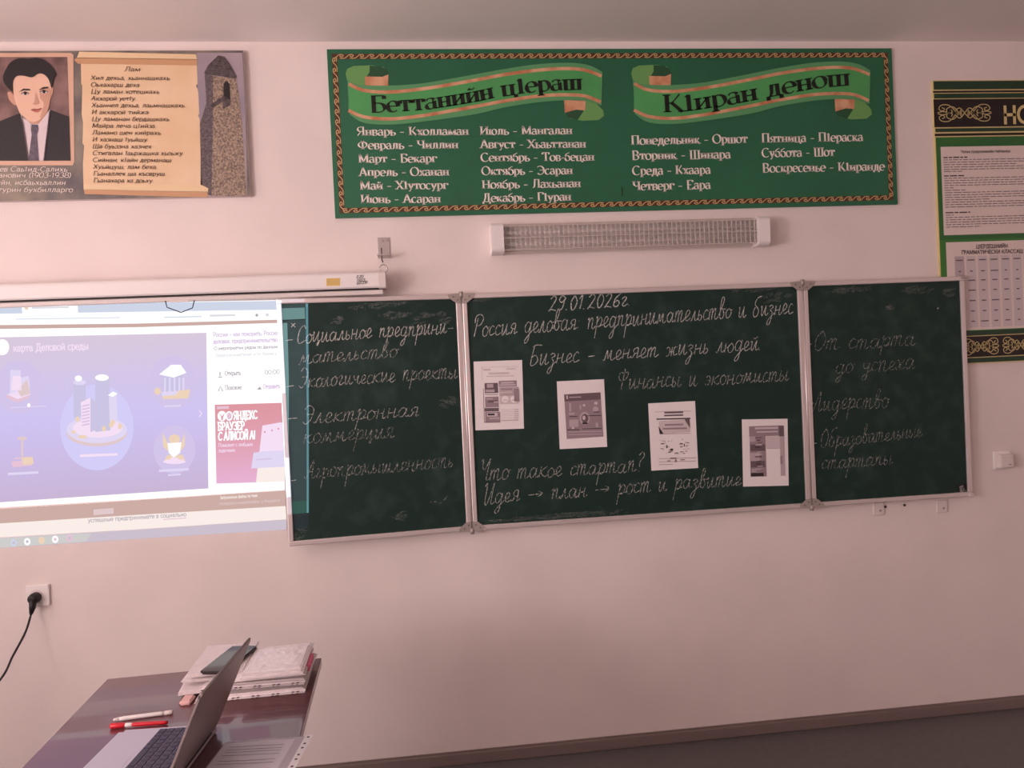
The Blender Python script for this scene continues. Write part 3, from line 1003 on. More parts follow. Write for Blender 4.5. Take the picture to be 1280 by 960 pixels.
def board_mat():
    m = bpy.data.materials.new('chalkboard_enamel')
    m.use_nodes = True
    nt = m.node_tree
    b = nt.nodes['Principled BSDF']
    b.inputs['Roughness'].default_value = .5
    b.inputs['Specular IOR Level'].default_value = .3
    tc = nt.nodes.new('ShaderNodeTexCoord')
    n1 = nt.nodes.new('ShaderNodeTexNoise')
    n1.inputs['Scale'].default_value = 3.2
    n1.inputs['Detail'].default_value = 6
    n1.inputs['Roughness'].default_value = .65
    n2 = nt.nodes.new('ShaderNodeTexNoise')
    n2.inputs['Scale'].default_value = 14
    n2.inputs['Detail'].default_value = 5
    for q in (n1, n2):
        nt.links.new(tc.outputs['Object'], q.inputs['Vector'])
    mu = nt.nodes.new('ShaderNodeMath')
    mu.operation = 'MULTIPLY'
    nt.links.new(n1.outputs['Fac'], mu.inputs[0])
    nt.links.new(n2.outputs['Fac'], mu.inputs[1])
    r = nt.nodes.new('ShaderNodeValToRGB')
    r.color_ramp.elements[0].position = .24
    r.color_ramp.elements[0].color = lin((26, 50, 44))
    r.color_ramp.elements[1].position = .5
    r.color_ramp.elements[1].color = lin((48, 70, 64))
    nt.links.new(mu.outputs[0], r.inputs['Fac'])
    nt.links.new(r.outputs['Color'], b.inputs['Base Color'])
    return m


BOARD = board_mat()
DUST = chalk_mat('chalk_dust', (170, 174, 170), -.12)
CH1 = chalk_mat('chalk_strong', (222, 220, 214), .62)
CH2 = chalk_mat('chalk_medium', (212, 212, 206), .42)
CH3 = chalk_mat('chalk_faint', (200, 202, 196), .25)


class Panel:
    def __init__(s, a, b, label):
        """a, b: world (x, y) of the left and right ends of the front face"""
        s.a, s.b = Vector((a[0], a[1], 0)), Vector((b[0], b[1], 0))
        s.d = (s.b - s.a).normalized()
        s.n = Vector((s.d.y, -s.d.x, 0))
        s.w = (s.b - s.a).length
        s.rot = Matrix((s.d, -s.n, Vector((0, 0, 1)))).transposed()
        s.pl = Plane(s.a, s.n)
        s.pl.x = s.d
        s.fw = .02

    def P(s, x, z, o=0):
        q = s.a + s.d * x + s.n * o
        return Vector((q.x, q.y, z))

    def make(s):
        mb = MB()
        mb.box(s.P(s.w / 2, (ZT + ZBt) / 2, -.009), (s.w - .016, .018, ZT - ZBt - .016), BOARD, rot=s.rot)
        surf = mb.build('board_panel', board)
        f = s.fw
        mb = MB()
        hz = ZT - ZBt
        for x, z, sx, sz in ((s.w / 2, ZT - f / 2, s.w, f), (s.w / 2, ZBt + f / 2, s.w, f), (f / 2, (ZT + ZBt) / 2, f, hz - 2 * f), (s.w - f / 2, (ZT + ZBt) / 2, f, hz - 2 * f)):
            mb.box(s.P(x, z, -.006), (sx, .03, sz), ALU, .003, rot=s.rot)
        mb.build('frame', surf)
        return surf


wingL = Panel((XLW, YL), (H1 - .004, YBD), '')
mid = Panel((H1 + .004, YBD), (H2 - .004, YBD), '')
wingR = Panel((H2 + .004, YBD), (XE, YBD), '')
surfs = [p.make() for p in (wingL, mid, wingR)]


def corner_plate(pan, surf, right, top):
    """trapezoid riveted corner plate of a hinge"""
    s = 1 if top else -1
    zc = ZT if top else ZBt
    fx = (lambda q: pan.w - q) if right else (lambda q: q)
    pts = [(0, .004), (.055, .0), (.05, -.014), (.022, -.036), (0, -.04)]
    P = [pan.P(fx(x), zc + s * z, .0125) for x, z in pts]
    mb = MB()
    mb.prism(P, -pan.n * .003, BRKT)
    for x, z in ((.03, -.011), (.012, -.024)):
        c0 = pan.P(fx(x), zc + s * z, .0125)
        mb.tube([c0, c0 + pan.n * .002], .003, INK[3], 8)
    mb.build('corner_plate', surf)


corner_plate(wingL, surfs[0], True, True)
corner_plate(wingL, surfs[0], True, False)
for r_ in (False, True):
    for t_ in (True, False):
        corner_plate(mid, surfs[1], r_, t_)
corner_plate(wingR, surfs[2], False, True)
corner_plate(wingR, surfs[2], False, False)
mb = MB()
mb.box(wingR.P(wingR.w - .008, ZT - .004, .004), (.02, .022, .014), BRKT, .003)
mb.box(wingR.P(wingR.w - .008, ZBt + .006, .004), (.022, .022, .018), ALU, .003)
mb.build('corner_cap', surfs[2])
for xh in (H1, H2):
    mb = MB()
    mb.tube([(xh, YBD - .004, ZBt - .012), (xh, YBD - .004, ZT + .008)], .006, ALU, 10)
    for z in (ZT - .002, ZBt - .002):
        mb.tube([(xh, YBD - .008, z - .012), (xh, YBD - .008, z + .012)], .009, BRKT, 10)
    mb.build('hinge_rod', board)


def chalk(pan, surf, s, p0, p1, xh, m, width=.0031):
    mb = MB()
    chalk_line(mb, pan.pl, s, p0, p1, xh, m, width)
    mb.build('chalk_line', surf, fix=False)


for a in [('Социальное предприни-', (370, 429), (567, 416), 11.5, CH1), ('мательство', (373, 455), (496, 446), 11, CH2), ('Экологические проекты', (372, 485), (571, 472), 11.5, CH2),
          ('Электронная', (376, 530), (523, 520), 12, CH2), ('коммерция', (378, 555), (492, 547), 12, CH3), ('Агропромышленность', (380, 599), (566, 584), 12, CH3)]:
    chalk(wingL, surfs[0], *a)
for a in [('29.01.2026г.', (684, 389.5), (789, 382), 11.8, CH1, .0042), ('Россия деловая: предпринимательство и бизнес', (591, 421), (991, 392), 12.5, CH1),
          ('Бизнес - меняет жизнь людей.', (660, 457), (952, 437), 12, CH1), ('Финансы и экономисты', (770, 487), (985, 476), 12, CH2),
          ('Что такое стартап?', (598, 601), (804, 589), 12, CH2), ('Идея → план → рост и развитие', (603, 630), (926, 606), 12, CH2)]:
    chalk(mid, surfs[1], *a)
for a in [('От старта', (1015, 438), (1143, 432), 12, CH3), ('до успеха', (1043, 467), (1143, 461), 12, CH3), ('Лидерство', (1014, 514), (1110, 509), 12, CH3),
          ('Образовательные', (1024, 560), (1152, 546), 11, CH3), ('стартапы', (1026, 587), (1115, 580), 11, CH3)]:
    chalk(wingR, surfs[2], *a)
mb = MB()
for a, b in (((357, 426), (366, 424.5)), ((356, 484), (367, 482)), ((358, 524), (372, 522.5)), ((361, 602), (370, 600)), ((364, 404), (369, 409)), ((369, 404), (364, 409))):
    stroke(mb, wingL.pl, [a, ((a[0] + b[0]) / 2, (a[1] + b[1]) / 2 - .3), b], .003, CH1, 2)
stroke(mb, wingL.pl, [(538, 628), (544, 627), (550, 629), (556, 624), (559, 620)], .003, CH3, 2)
mb.build('chalk_marks', surfs[0], fix=False)
mb = MB()
for a, b in (((1007, 431.5), (1014, 430)), ((1011, 504.5), (1017, 504)), ((1012, 554.5), (1021, 554))):
    stroke(mb, wingR.pl, [a, b], .003, CH1, 2)
ell(mb, wingR.pl, 1186, 350, 2, .9, CH1, 2)
ell(mb, wingR.pl, 1172.5, 385.5, 1, 1, CH1, 2)
mb.build('chalk_marks', surfs[2], fix=False)
mb = MB()
STK = mat('worn_sticker', (150, 150, 148), .6, c2=(20, 22, 22), nscale=60)
flat(mb, wingR.pl, [(1197, 606), (1209, 604), (1210, 618), (1198, 619)], DARK, 1)
flat(mb, wingR.pl, [(1199, 608), (1204, 606), (1206, 613), (1204, 617), (1200, 616)], STK, 2)
ell(mb, wingR.pl, 1208, 614.5, 1.8, 2, STK, 2)
mb.build('sticker', surfs[2], fix=False)


def smudge(pan, surf, spots):
    mb = MB()
    for u, v, rx, ry in spots:
        for _ in range(int(10 + rx * .7)):
            a, q = random.uniform(0, 2 * PI), math.sqrt(random.random())
            cu = u + rx * q * math.cos(a)
            cv = v + ry * q * math.sin(a) - .066 * (cu - u)
            ln_ = random.uniform(2, 6)
            an = random.uniform(-.5, .3)
            stroke(mb, pan.pl, [(cu - ln_ * math.cos(an), cv - ln_ * math.sin(an)), (cu, cv + random.uniform(-1, 1)), (cu + ln_ * math.cos(an), cv + ln_ * math.sin(an))], [.003, random.uniform(.006, .014), .003], DUST, 1)
    o = mb.build('chalk_smudge', surf, fix=False)
    return o


smudge(wingL, surfs[0], [(470, 382, 40, 3), (421, 401, 7, 5), (540, 393, 14, 3), (523, 404, 6, 9), (556, 398, 5, 8), (492, 394, 18, 4), (556, 505, 5, 5), (500, 645, 6, 5), (375, 668, 12, 8), (566, 500, 4, 5)])
smudge(mid, surfs[1], [(602, 374, 12, 2), (700, 645, 90, 3), (970, 372, 20, 6), (940, 362, 30, 3)])
smudge(wingR, surfs[2], [(1150, 362, 20, 6), (1186, 366, 8, 5), (1112, 384, 5, 3), (1062, 362, 30, 3)])

# ---- printed sheets taped to the board
PRN = mid.pl
SHEETS = [
    ('white sheet with small framed pictures, furthest left on the middle chalkboard', [(592, 452), (652.6, 450), (655, 535.8), (594.4, 538)], (585, 440)),
    ('white sheet with one square grey picture, second from left on the chalkboard', [(696, 476.8), (755, 474), (759, 558.5), (699.7, 561.5)], (685, 465)),
    ('white sheet with banner between two dark triangles, third from left on chalkboard', [(810.3, 504.3), (868.8, 501.2), (872.8, 585), (814.3, 588.4)], (800, 490)),
    ('white sheet with dark picture column, rightmost and lowest on the middle chalkboard', [(927.4, 524.3), (984.4, 523.4), (985.9, 607), (929, 608.3)], (915, 510))]
for i, (lab, q, org) in enumerate(SHEETS):
    tr = lambda x, y, o=org: (x / 8.722 + o[0], y / 8.727 + o[1])
    root = thing('printed_sheet', lab, 'paper', PRN.at(sum(p[0] for p in q) / 4, max(p[1] for p in q)), 'printed sheets taped to the chalkboard')
    mb = MB()
    P = [PRN.at(*p, 5) for p in q]
    mb.prism(P, PRN.n * -.0012, PAPER)
    mb.build('page', root)
    mb = MB()
    R_ = lambda x0, y0, x1, y1, k, lay=7, sl=-.025: flat(mb, PRN, [(x0, y0), (x1, y0 + sl * (x1 - x0)), (x1 + .03 * (y1 - y0), y1 + sl * (x1 - x0)), (x0 + .03 * (y1 - y0), y1)], INK[k], lay, tr)
    if i == 0:
        for y in (165,):
            R_(150, y, 540, y + 4, 0)
        R_(165, 185, 245, 205, 0); R_(415, 180, 515, 192, 0); R_(225, 225, 450, 245, 0); R_(200, 262, 500, 272, 0); R_(150, 160, 154, 320, 0)
        R_(180, 340, 325, 450, 3); R_(205, 348, 275, 390, 1, 8); R_(190, 410, 290, 440, 1, 8); R_(186, 462, 328, 470, 2)
        R_(186, 490, 332, 605, 2); R_(200, 505, 270, 520, 1, 8); R_(215, 530, 325, 552, 3, 8); R_(280, 540, 330, 552, 0, 9)
        R_(180, 612, 335, 650, 3); R_(186, 655, 350, 765, 2); R_(205, 665, 320, 705, 0, 8); R_(215, 672, 290, 692, 4, 9); R_(230, 715, 345, 735, 1, 8)
        R_(165, 400, 170, 770, 3); R_(175, 765, 355, 772, 3)
        R_(335, 315, 530, 380, 2); R_(360, 330, 500, 345, 0, 8); R_(345, 355, 520, 366, 0, 8); R_(340, 385, 550, 480, 1); R_(360, 400, 480, 415, 2, 8); R_(345, 435, 480, 450, 0, 8); R_(500, 400, 555, 540, 2, 9)
        R_(345, 480, 550, 570, 0)
        for cx in (405, 500):
            ell(mb, PRN, cx, 515, 38, 38, PAPER, 8, tr)
            R_(cx - 20, 520, cx + 25, 528, 1, 9)
        for y in range(630, 750, 22):
            R_(360, y, 550, y + 5, 0); R_(505, y - 3, 550, y + 6, 1, 8)
        R_(365, 745, 550, 752, 1)
    elif i == 1:
        flat(mb, PRN, [(175, 245), (572, 222), (605, 705), (205, 730)], INK[2], 7, tr)
        flat(mb, PRN, [(175, 245), (572, 222), (576, 298), (180, 322)], INK[3], 8, tr)
        R_(200, 255, 215, 295, 0, 9); R_(230, 270, 360, 282, 1, 9)
        for x0, y, x1 in ((235, 482, 320), (380, 475, 580), (205, 628, 345), (375, 617, 585)):
            R_(x0, y, x1, y + 8, 4, 9)
        ell(mb, PRN, 400, 505, 55, 70, INK[1], 9, tr); ell(mb, PRN, 402, 505, 38, 48, INK[3], 10, tr); ell(mb, PRN, 392, 500, 16, 24, INK[0], 11, tr)
        R_(345, 360, 360, 410, 1, 9); R_(380, 352, 405, 375, 0, 9); R_(375, 550, 430, 570, 4, 11)
        R_(230, 340, 250, 430, 1, 9); R_(225, 445, 290, 468, 1, 9); R_(505, 325, 540, 355, 0, 9); ell(mb, PRN, 520, 405, 32, 30, INK[1], 9, tr); R_(500, 430, 560, 445, 3, 10)
        R_(260, 600, 285, 622, 0, 10); R_(520, 555, 545, 600, 1, 9); R_(230, 520, 330, 600, 1, 9); R_(220, 650, 590, 660, 1, 9); R_(225, 680, 590, 690, 1, 9)
    elif i == 2:
        R_(265, 215, 468, 235, 3); R_(160, 215, 560, 220, 1); R_(262, 248, 470, 265, 3); R_(180, 290, 550, 303, 4)
        flat(mb, PRN, [(202, 372), (215, 460), (258, 458)], INK[4], 8, tr); flat(mb, PRN, [(485, 298), (540, 292), (548, 398)], INK[3], 8, tr)
        flat(mb, PRN, [(205, 320), (485, 300), (545, 400), (548, 436), (260, 456), (210, 375)], INK[0], 7, tr)
        R_(270, 350, 470, 368, 2, 9); R_(248, 392, 510, 410, 2, 9); R_(260, 455, 550, 460, 2)
        for k in range(34):
            x, y = random.uniform(215, 340) if k % 2 else random.uniform(425, 520), random.uniform(490, 670)
            R_(x, y, x + random.uniform(8, 40), y + random.uniform(4, 10), random.choice((1, 2, 3)))
        R_(285, 580, 300, 612, 4); R_(330, 618, 360, 640, 4); R_(478, 565, 488, 595, 4); R_(378, 660, 420, 676, 2)
        for y in (725, 760, 790):
            R_(205, y, 610 if y < 780 else 360, y + 5, 2)
        R_(330, 718, 400, 730, 3); R_(380, 735, 400, 765, 2); R_(440, 735, 490, 745, 3); R_(300, 745, 330, 757, 2)
    else:
        R_(185, 200, 560, 312, 2, 7, -.03); R_(250, 212, 500, 232, 0, 9); R_(270, 255, 500, 270, 0, 9); R_(510, 195, 565, 310, 3, 8)
        R_(190, 310, 365, 750, 2); R_(190, 310, 255, 370, 1, 8); R_(200, 400, 360, 470, 3, 8)
        for y in range(320, 740, 26):
            R_(random.uniform(240, 280), y, random.uniform(300, 345), y + 10, random.choice((0, 1, 3, 4)), 9)
        R_(200, 490, 300, 580, 1, 8); R_(205, 580, 360, 650, 3, 8); R_(215, 665, 310, 705, 1, 9); R_(205, 710, 345, 748, 4, 8)
        R_(370, 310, 520, 440, 0); R_(520, 310, 570, 740, 1); R_(525, 520, 550, 610, 2, 8)
        R_(380, 440, 560, 446, 1, 8)
    mb.build('print', root, fix=False)

# ============================================================ fluorescent lamp on the wall above the board
lamp = thing('wall_lamp', 'unlit white fluorescent wall lamp with louvre grille under the green sign', 'lamp', (0, D, 2.2))
PLm = Plane((0, D - .06, 0), (0, -1, 0))
lx0, lx1 = PLm.at(614, 301).x, PLm.at(960, 286).x
lz1, lz0 = PLm.at(787, 276).z, PLm.at(787, 311).z
lamp.location = ((lx0 + lx1) / 2, D, lz0)
ec = .052


def lamp_profile(dep, r=.022, n=6, grow=0):
    """profile (y, z) of the lamp body seen from its end"""
    z0, z1 = lz0 - grow, lz1 + grow
    yf = D - dep - grow
    pts = [(D, z0)]
    for i in range(n + 1):
        a = PI / 2 * i / n
        pts.append((yf + r - r * math.sin(a), z0 + r - r * math.cos(a)))
    for i in range(n + 1):
        a = PI / 2 * i / n
        pts.append((yf + r - r * math.cos(a), z1 - r + r * math.sin(a)))
    pts.append((D, z1))
    return pts


for a, b in ((lx0, lx0 + ec), (lx1 - ec, lx1)):
    mb = MB()
    mb.prism([(a, y, z) for y, z in lamp_profile(.078, grow=.003)], (b - a, 0, 0), WHITE)
    mb.build('end_cap', lamp)
mb = MB()
mb.box2((lx0 + ec * .6, D - .022, lz0 + .006), (lx1 - ec * .6, D, lz1 - .006), WHITE2, .004)
mb.build('back_plate', lamp)
REFL = mat('lamp_reflector', (246, 240, 238), .4, metal=0)
mb = MB()
zc = (lz0 + lz1) / 2
for zt in (zc + .024, zc - .024):
    n = 10
    for i in range(n):
        a0, a1 = PI * i / n, PI * (i + 1) / n
        q = [(D - .024 - .0 - .030 * (1 - math.sin(a)), zt + .023 * math.cos(a)) for a in (a0, a1)]
        mb.face([(lx0 + ec, q[0][0], q[0][1]), (lx1 - ec, q[0][0], q[0][1]), (lx1 - ec, q[1][0], q[1][1]), (lx0 + ec, q[1][0], q[1][1])], REFL, True)
mb.build('reflector', lamp)
for zt in (zc + .024, zc - .024):
    mb = MB()
    mb.tube([(lx0 + ec * .8, D - .042, zt), (lx1 - ec * .8, D - .042, zt)], .008, WHITE, 12)
    mb.build('fluorescent_tube', lamp)
GRILL = mat('louvre_metal', (226, 216, 212), .3, metal=.3)
mb = MB()
nb = 54
for i in range(nb):
    x = lx0 + ec + (lx1 - lx0 - 2 * ec) * (i + .5) / nb
    mb.box((x, D - .061, zc), (.0016, .009, lz1 - lz0 - .02), GRILL)
for z in (lz0 + .010, zc, lz1 - .010):
    mb.box(((lx0 + lx1) / 2, D - .061, z), (lx1 - lx0 - 2 * ec, .010, .003), GRILL)
mb.build('louvre_grille', lamp)


def clear_mat(name, tint, gl, rough=.05):
    m = bpy.data.materials.new(name)
    m.use_nodes = True
    nt = m.node_tree
    nt.nodes.clear()
    o = nt.nodes.new('ShaderNodeOutputMaterial')
    t = nt.nodes.new('ShaderNodeBsdfTransparent')
    t.inputs[0].default_value = tint
    g = nt.nodes.new('ShaderNodeBsdfGlossy')
    g.inputs['Roughness'].default_value = rough
    lw_ = nt.nodes.new('ShaderNodeLayerWeight')
    lw_.inputs['Blend'].default_value = .5
    fr = nt.nodes.new('ShaderNodeMath')
    fr.operation = 'POWER'
    fr.inputs[1].default_value = 6
    nt.links.new(lw_.outputs['Facing'], fr.inputs[0])
    mx = nt.nodes.new('ShaderNodeMixShader')
    ad = nt.nodes.new('ShaderNodeMath')
    ad.operation = 'ADD'
    ad.inputs[1].default_value = gl
    nt.links.new(fr.outputs[0], ad.inputs[0])
    nt.links.new(ad.outputs[0], mx.inputs[0])
    nt.links.new(t.outputs[0], mx.inputs[1])
    nt.links.new(g.outputs[0], mx.inputs[2])
    nt.links.new(mx.outputs[0], o.inputs[0])
    return m


CLEAR = clear_mat('clear_acrylic', (.97, .96, .95, 1), .03)
mb = MB()
prof = lamp_profile(.076)
for (ya, za), (yb, zb) in zip(prof, prof[1:]):
    mb.face([(lx0 + ec, ya, za), (lx1 - ec, ya, za), (lx1 - ec, yb, zb), (lx0 + ec, yb, zb)], CLEAR, True)
mb.build('clear_cover', lamp)

# ============================================================ roll-up projection screen
CY = D - .075
PC = Plane((0, CY - .035, 0), (0, -1, 0))
sx1 = PC.at(482, 353).x
sz1, sz0 = PC.at(240, 346.5).z, PC.at(240, 367.5).z
scr = thing('roll_up_screen', 'rolled-up projection screen in a long white case above the projected picture', 'projection screen', (sx1 - 1.2, CY, sz0))
SX0 = sx1 - 2.4
mb = MB()
r_ = .018
yf, yk = CY - .035, CY + .035
prof = [(yk, sz0), (yf + .006, sz0), (yf, sz0 + .006)] + [(yf + r_ - r_ * math.cos(a), sz1 - r_ + r_ * math.sin(a)) for a in (PI / 2 * i / 6 for i in range(7))] + [(yk, sz1)]
mb.prism([(SX0, y, z) for y, z in prof], (sx1 - .028 - SX0, 0, 0), WHITE)
mb.build('case', scr)
mb = MB()
for a, b in ((sx1 - .028, sx1), (SX0 - .028, SX0)):
    pr2 = [(y + (-.002 if y < CY else .002), z + (-.003 if z < (sz0 + sz1) / 2 else .002)) for y, z in prof]
    mb2 = MB()
    mb2.prism([(a, y, z) for y, z in pr2], (b - a, 0, 0), WHITE2)
    mb2.build('end_cap', scr)
mb = MB()
mb.box2((SX0, yf + .006, sz0 - .006), (sx1 - .03, yk - .004, sz0 + .002), DARK)
mb.build('slot', scr)
mb = MB()
zb1 = sz0 - .006
mb.box2((SX0 + .02, yf + .012, zb1 - .020), (sx1 - .012, yf + .034, zb1), WHITE2, .004)
bar = mb.build('bottom_bar', scr)
Pbar = Plane((0, yf + .012, 0), (0, -1, 0))
mb = MB()
hx = Pbar.at(225, 381).x
hz = zb1 - .022
WIRE = mat('wire_grey', (70, 74, 90), .4, metal=.6)
pts = [(hx - .055, hz + .006), (hx - .05, hz - .02), (hx + .002, hz - .042), (hx + .047, hz - .026), (hx + .056, hz + .004)]
mb.tube([(x, yf + .012, z) for x, z in pts], .0022, WIRE, 8)
mb.box((hx, yf + .014, hz + .004), (.075, .006, .01), WHITE2, .002)
mb.build('pull_handle', scr)
mb = MB()
YEL = mat('yellow_sticker', (222, 188, 106), .5)
flat(mb, PC, [(408, 348), (425, 347.5), (425, 357), (408, 357.5)], YEL, 2)
print_line(mb, PC, '80 000', (409.5, 354.3), (424, 353.8), 3.2, GOLD, 3, T=16, t=16, serif=False)
mb.build('sticker', scr, fix=False)
mb = MB()
for s_, a, b in (('2.20', (445, 347.5), (454, 347)), ('1923', (445.5, 352), (456, 351.3)), ('150-238', (445.5, 356), (459, 354))):
    print_line(mb, PC, s_, a, b, 3.2, INK[4], 2, T=16, t=16, serif=False, slant=.2)
mb.build('handwriting', scr, fix=False)
# bracket: wall plate, lip, hook and ring
PB = Plane((0, D - .003, 0), (0, -1, 0))
brk = thing('hanging_bracket', 'small steel wall bracket with hook at right end of screen case', 'bracket', PB.at(480, 322))
a, b = PB.at(471.5, 297), PB.at(488, 322)
mb = MB()
mb.box2((a.x, D - .004, b.z), (b.x, D, a.z), STEEL, .001)
mb.box2((a.x, D - .08, b.z - .002), (b.x, D, b.z + .004), STEEL, .001)
mb.build('plate', brk)
for u, v in ((478.5, 301), (484, 300)):
    q = PB.at(u, v)
    mb = MB()
    mb.tube([(q.x, D - .004, q.z), (q.x, D - .007, q.z)], .006, BRKT, 10)
    mb.build('screw', brk)
mb = MB()
hx_ = sx1 - .012
mb.tube([(hx_, CY, b.z + .03), (hx_, CY, b.z - .02), (hx_ + .004, CY, b.z - .03)], .0028, INK[3], 8)
mb.tube([(hx_ + .004 + .016 * math.sin(t), CY, sz1 + .014 + .017 * math.cos(t)) for t in (2 * PI * i / 18 for i in range(19))], .0025, STEEL, 8, cap=False)
mb.build('hook', brk)

# ============================================================ projector's picture, painted as glowing sheets just off the wall
PJ = Plane((0, D - .002, 0), (0, -1, 0), .0004)
PW = wingL.pl
eW = emat('projected_white', (255, 254, 255), 1.08)
eB = emat('projected_blue_grey', (206, 214, 232))
eP = emat('projected_violet', (202, 182, 214), 1, False, (208, 196, 244), (218, 202, 220))
eCr = emat('projected_cream', (251, 238, 233))
eTk = emat('projected_taskbar', (205, 192, 206))
eRed = emat('projected_red', (232, 180, 214), 1, False, (226, 164, 182), (222, 152, 160))
eV2 = emat('projected_light_violet', (212, 206, 248))
eV3 = emat('projected_pale_lilac', (226, 216, 244))
eLil = emat('projected_lilac_mid', (204, 198, 228))
eOr = emat('projected_orange', (238, 212, 186))
eOr2 = emat('projected_soft_orange', (226, 202, 204))
ePk = emat('projected_pink', (232, 196, 214))
eGy = emat('projected_grey_text', (222, 218, 226))
eGd = emat('projected_dark_text', (180, 170, 180))
ePu = emat('projected_purple_text', (216, 194, 226))
eWall = emat('projected_tan', (205, 173, 165))
eV4 = emat('projected_faint_violet', (212, 198, 234))
eKey = emat('projected_pale_pink', (246, 224, 246))
pj = thing('projected_picture', 'projected web page with violet slide, painted as glowing sheets on wall beside the chalkboard', 'projected picture', PJ.at(180, 675))


def part(name, fn, lab=None):
    mb = MB()
    fn(mb)
    o = mb.build(name, pj, fix=False)
    if lab:
        o['label'] = lab
    return o


F = lambda mb, pts, m, lay=0: flat(mb, PJ, pts, m, lay)
LX = -60
part('page_background', lambda mb: [F(mb, [(LX, 382), (120, 379), (356, 375), (352, 398), (356, 612.5), (180, 624), (LX, 638)], eW), F(mb, [(LX, 407), (170, 404.5), (352, 399.5), (352, 403.5), (170, 409), (LX, 412)], eWall, 2)])
part('tab_bar', lambda mb: [F(mb, [(LX, 383), (120, 379.5), (356, 376), (354, 387), (120, 390.5), (LX, 393)], eB, 2), F(mb, [(27, 381.5), (97, 379.8), (97.5, 391.5), (28, 393)], eW, 3), ell(mb, PJ, 33, 385, 2.4, 2.4, eOr, 4), F(mb, [(40, 384), (86, 383), (86, 385), (40, 386)], eGy, 4),
                          F(mb, [(262, 393.5), (294, 392.8), (294, 395), (262, 395.8)], eGy, 3), ell(mb, PJ, 321, 394, 1.8, 1.8, eGd, 3), ell(mb, PJ, 334, 393.5, 2, 2, eGy, 3), F(mb, [(205, 396), (252, 395), (252, 396.3), (205, 397.3)], eB, 3), F(mb, [(20, 398.5), (150, 396.5), (150, 397.5), (20, 399.5)], eB, 3)])
part('slide', lambda mb: F(mb, [(LX, 423), (100, 419.5), (258, 416), (260.5, 610.5), (130, 619), (LX, 632)], eP, 2))


def slide_title(mb):
    ell(mb, PJ, 3, 434, 8.5, 10, eW, 4)
    print_line(mb, PJ, 'карта Деловой среды', (16.5, 439.5), (111, 436.5), 9, eKey, 4, T=14, t=14, serif=False)


part('slide_title', slide_title)


def city(mb):
    ell(mb, PJ, 121, 534, 46, 54, eV2, 3, n=40)
    ell(mb, PJ, 121, 541, 38, 17, eOr2, 4)
    ell(mb, PJ, 121, 537, 38, 17, eV3, 5)
    ell(mb, PJ, 122, 535, 31, 12, eKey, 6)
    F(mb, [(119, 475), (137, 474), (138, 538), (119, 540)], eLil, 7); ell(mb, PJ, 127.5, 472, 8.5, 4, eW, 8)
    F(mb, [(92, 478), (107, 477), (108, 520), (92, 522)], eLil, 7); ell(mb, PJ, 99.5, 478, 8, 3.4, eV3, 8); ell(mb, PJ, 98, 473, 4.5, 3.6, eW, 9)
    F(mb, [(101, 503), (113, 497), (119, 502), (119, 538), (112, 540), (102, 534)], eKey, 9)
    F(mb, [(113, 497), (119, 502), (119, 538), (113, 540)], eLil, 10)
    for k in range(7):
        F(mb, [(102.5, 507 + k * 4), (112, 505 + k * 4), (112, 506.6 + k * 4), (102.5, 508.6 + k * 4)], ePu, 11)
    F(mb, [(136, 494), (146, 492), (147, 524), (137, 526)], eV3, 9); F(mb, [(135, 494), (141, 489.5), (147, 492), (141, 496)], eW, 10)
    for x, y in ((130, 536), (141, 528), (150, 533), (139, 531), (97, 524)):
        ell(mb, PJ, x, y, 2.6, 3.6, eOr, 11)
    ell(mb, PJ, 103, 546, 6, 2.2, eOr, 11); ell(mb, PJ, 92, 540, 3, 1.8, eOr, 11)
    F(mb, [(100, 568), (147, 566.5), (147, 569.5), (100, 571.5)], eKey, 5)


part('city_picture', city)


def bank(mb):
    ell(mb, PJ, 216, 478, 30, 33, eV4, 3, n=36)
    F(mb, [(199, 468), (214, 456), (226, 456), (233, 466), (217, 472)], eW, 6)
    F(mb, [(203, 471), (230, 469), (230, 490), (204, 492)], eLil, 5)
    for x in (205, 211, 217, 223, 228):
        F(mb, [(x, 472), (x + 2.4, 472), (x + 2.4, 490), (x, 490)], eV3, 7)
    F(mb, [(202, 490), (232, 488), (234, 493), (203, 496)], eV3, 7)
    ell(mb, PJ, 197, 489, 4, 4.5, eOr, 8)
    F(mb, [(203, 495), (219, 494), (224, 488), (238, 487), (235, 498), (204, 499)], eOr, 8)
    F(mb, [(205, 507), (226, 506), (226, 508), (205, 509)], eV3, 5)


def chest(mb):
    ell(mb, PJ, 24, 484, 30, 33, eV4, 3, n=36)
    F(mb, [(13, 462), (26, 463), (26, 472), (36, 470), (38, 494), (12, 494)], eV3, 5)
    F(mb, [(16, 470), (26, 470), (27, 488), (14, 488)], eKey, 6)
    F(mb, [(22, 488), (34, 474), (38, 492), (26, 496)], eOr2, 6)
    F(mb, [(9, 493), (22, 499), (38, 493), (22, 489)], eKey, 5)
    F(mb, [(8, 493), (22, 499), (37, 494), (37, 497), (22, 503), (8, 497)], ePk, 6)
    ell(mb, PJ, 36, 506.5, 2, 2.4, eW, 5)
    F(mb, [(14, 509), (58, 507), (58, 508), (14, 510)], eV3, 4)


def sail(mb):
    F(mb, [(26.5, 548), (29, 548), (29, 580), (26.5, 580)], eOr2, 5)
    ell(mb, PJ, 27.5, 548, 6, 2.4, eOr2, 5)
    F(mb, [(18, 572), (38, 571), (38, 573), (18, 574)], ePk, 5)
    F(mb, [(14, 577), (40, 575), (40, 582), (16, 584)], ePk, 6)
    F(mb, [(28, 572), (41, 571), (42, 580), (29, 581)], eOr, 7)
    F(mb, [(10, 591), (48, 589), (48, 592), (10, 594)], eV3, 5)


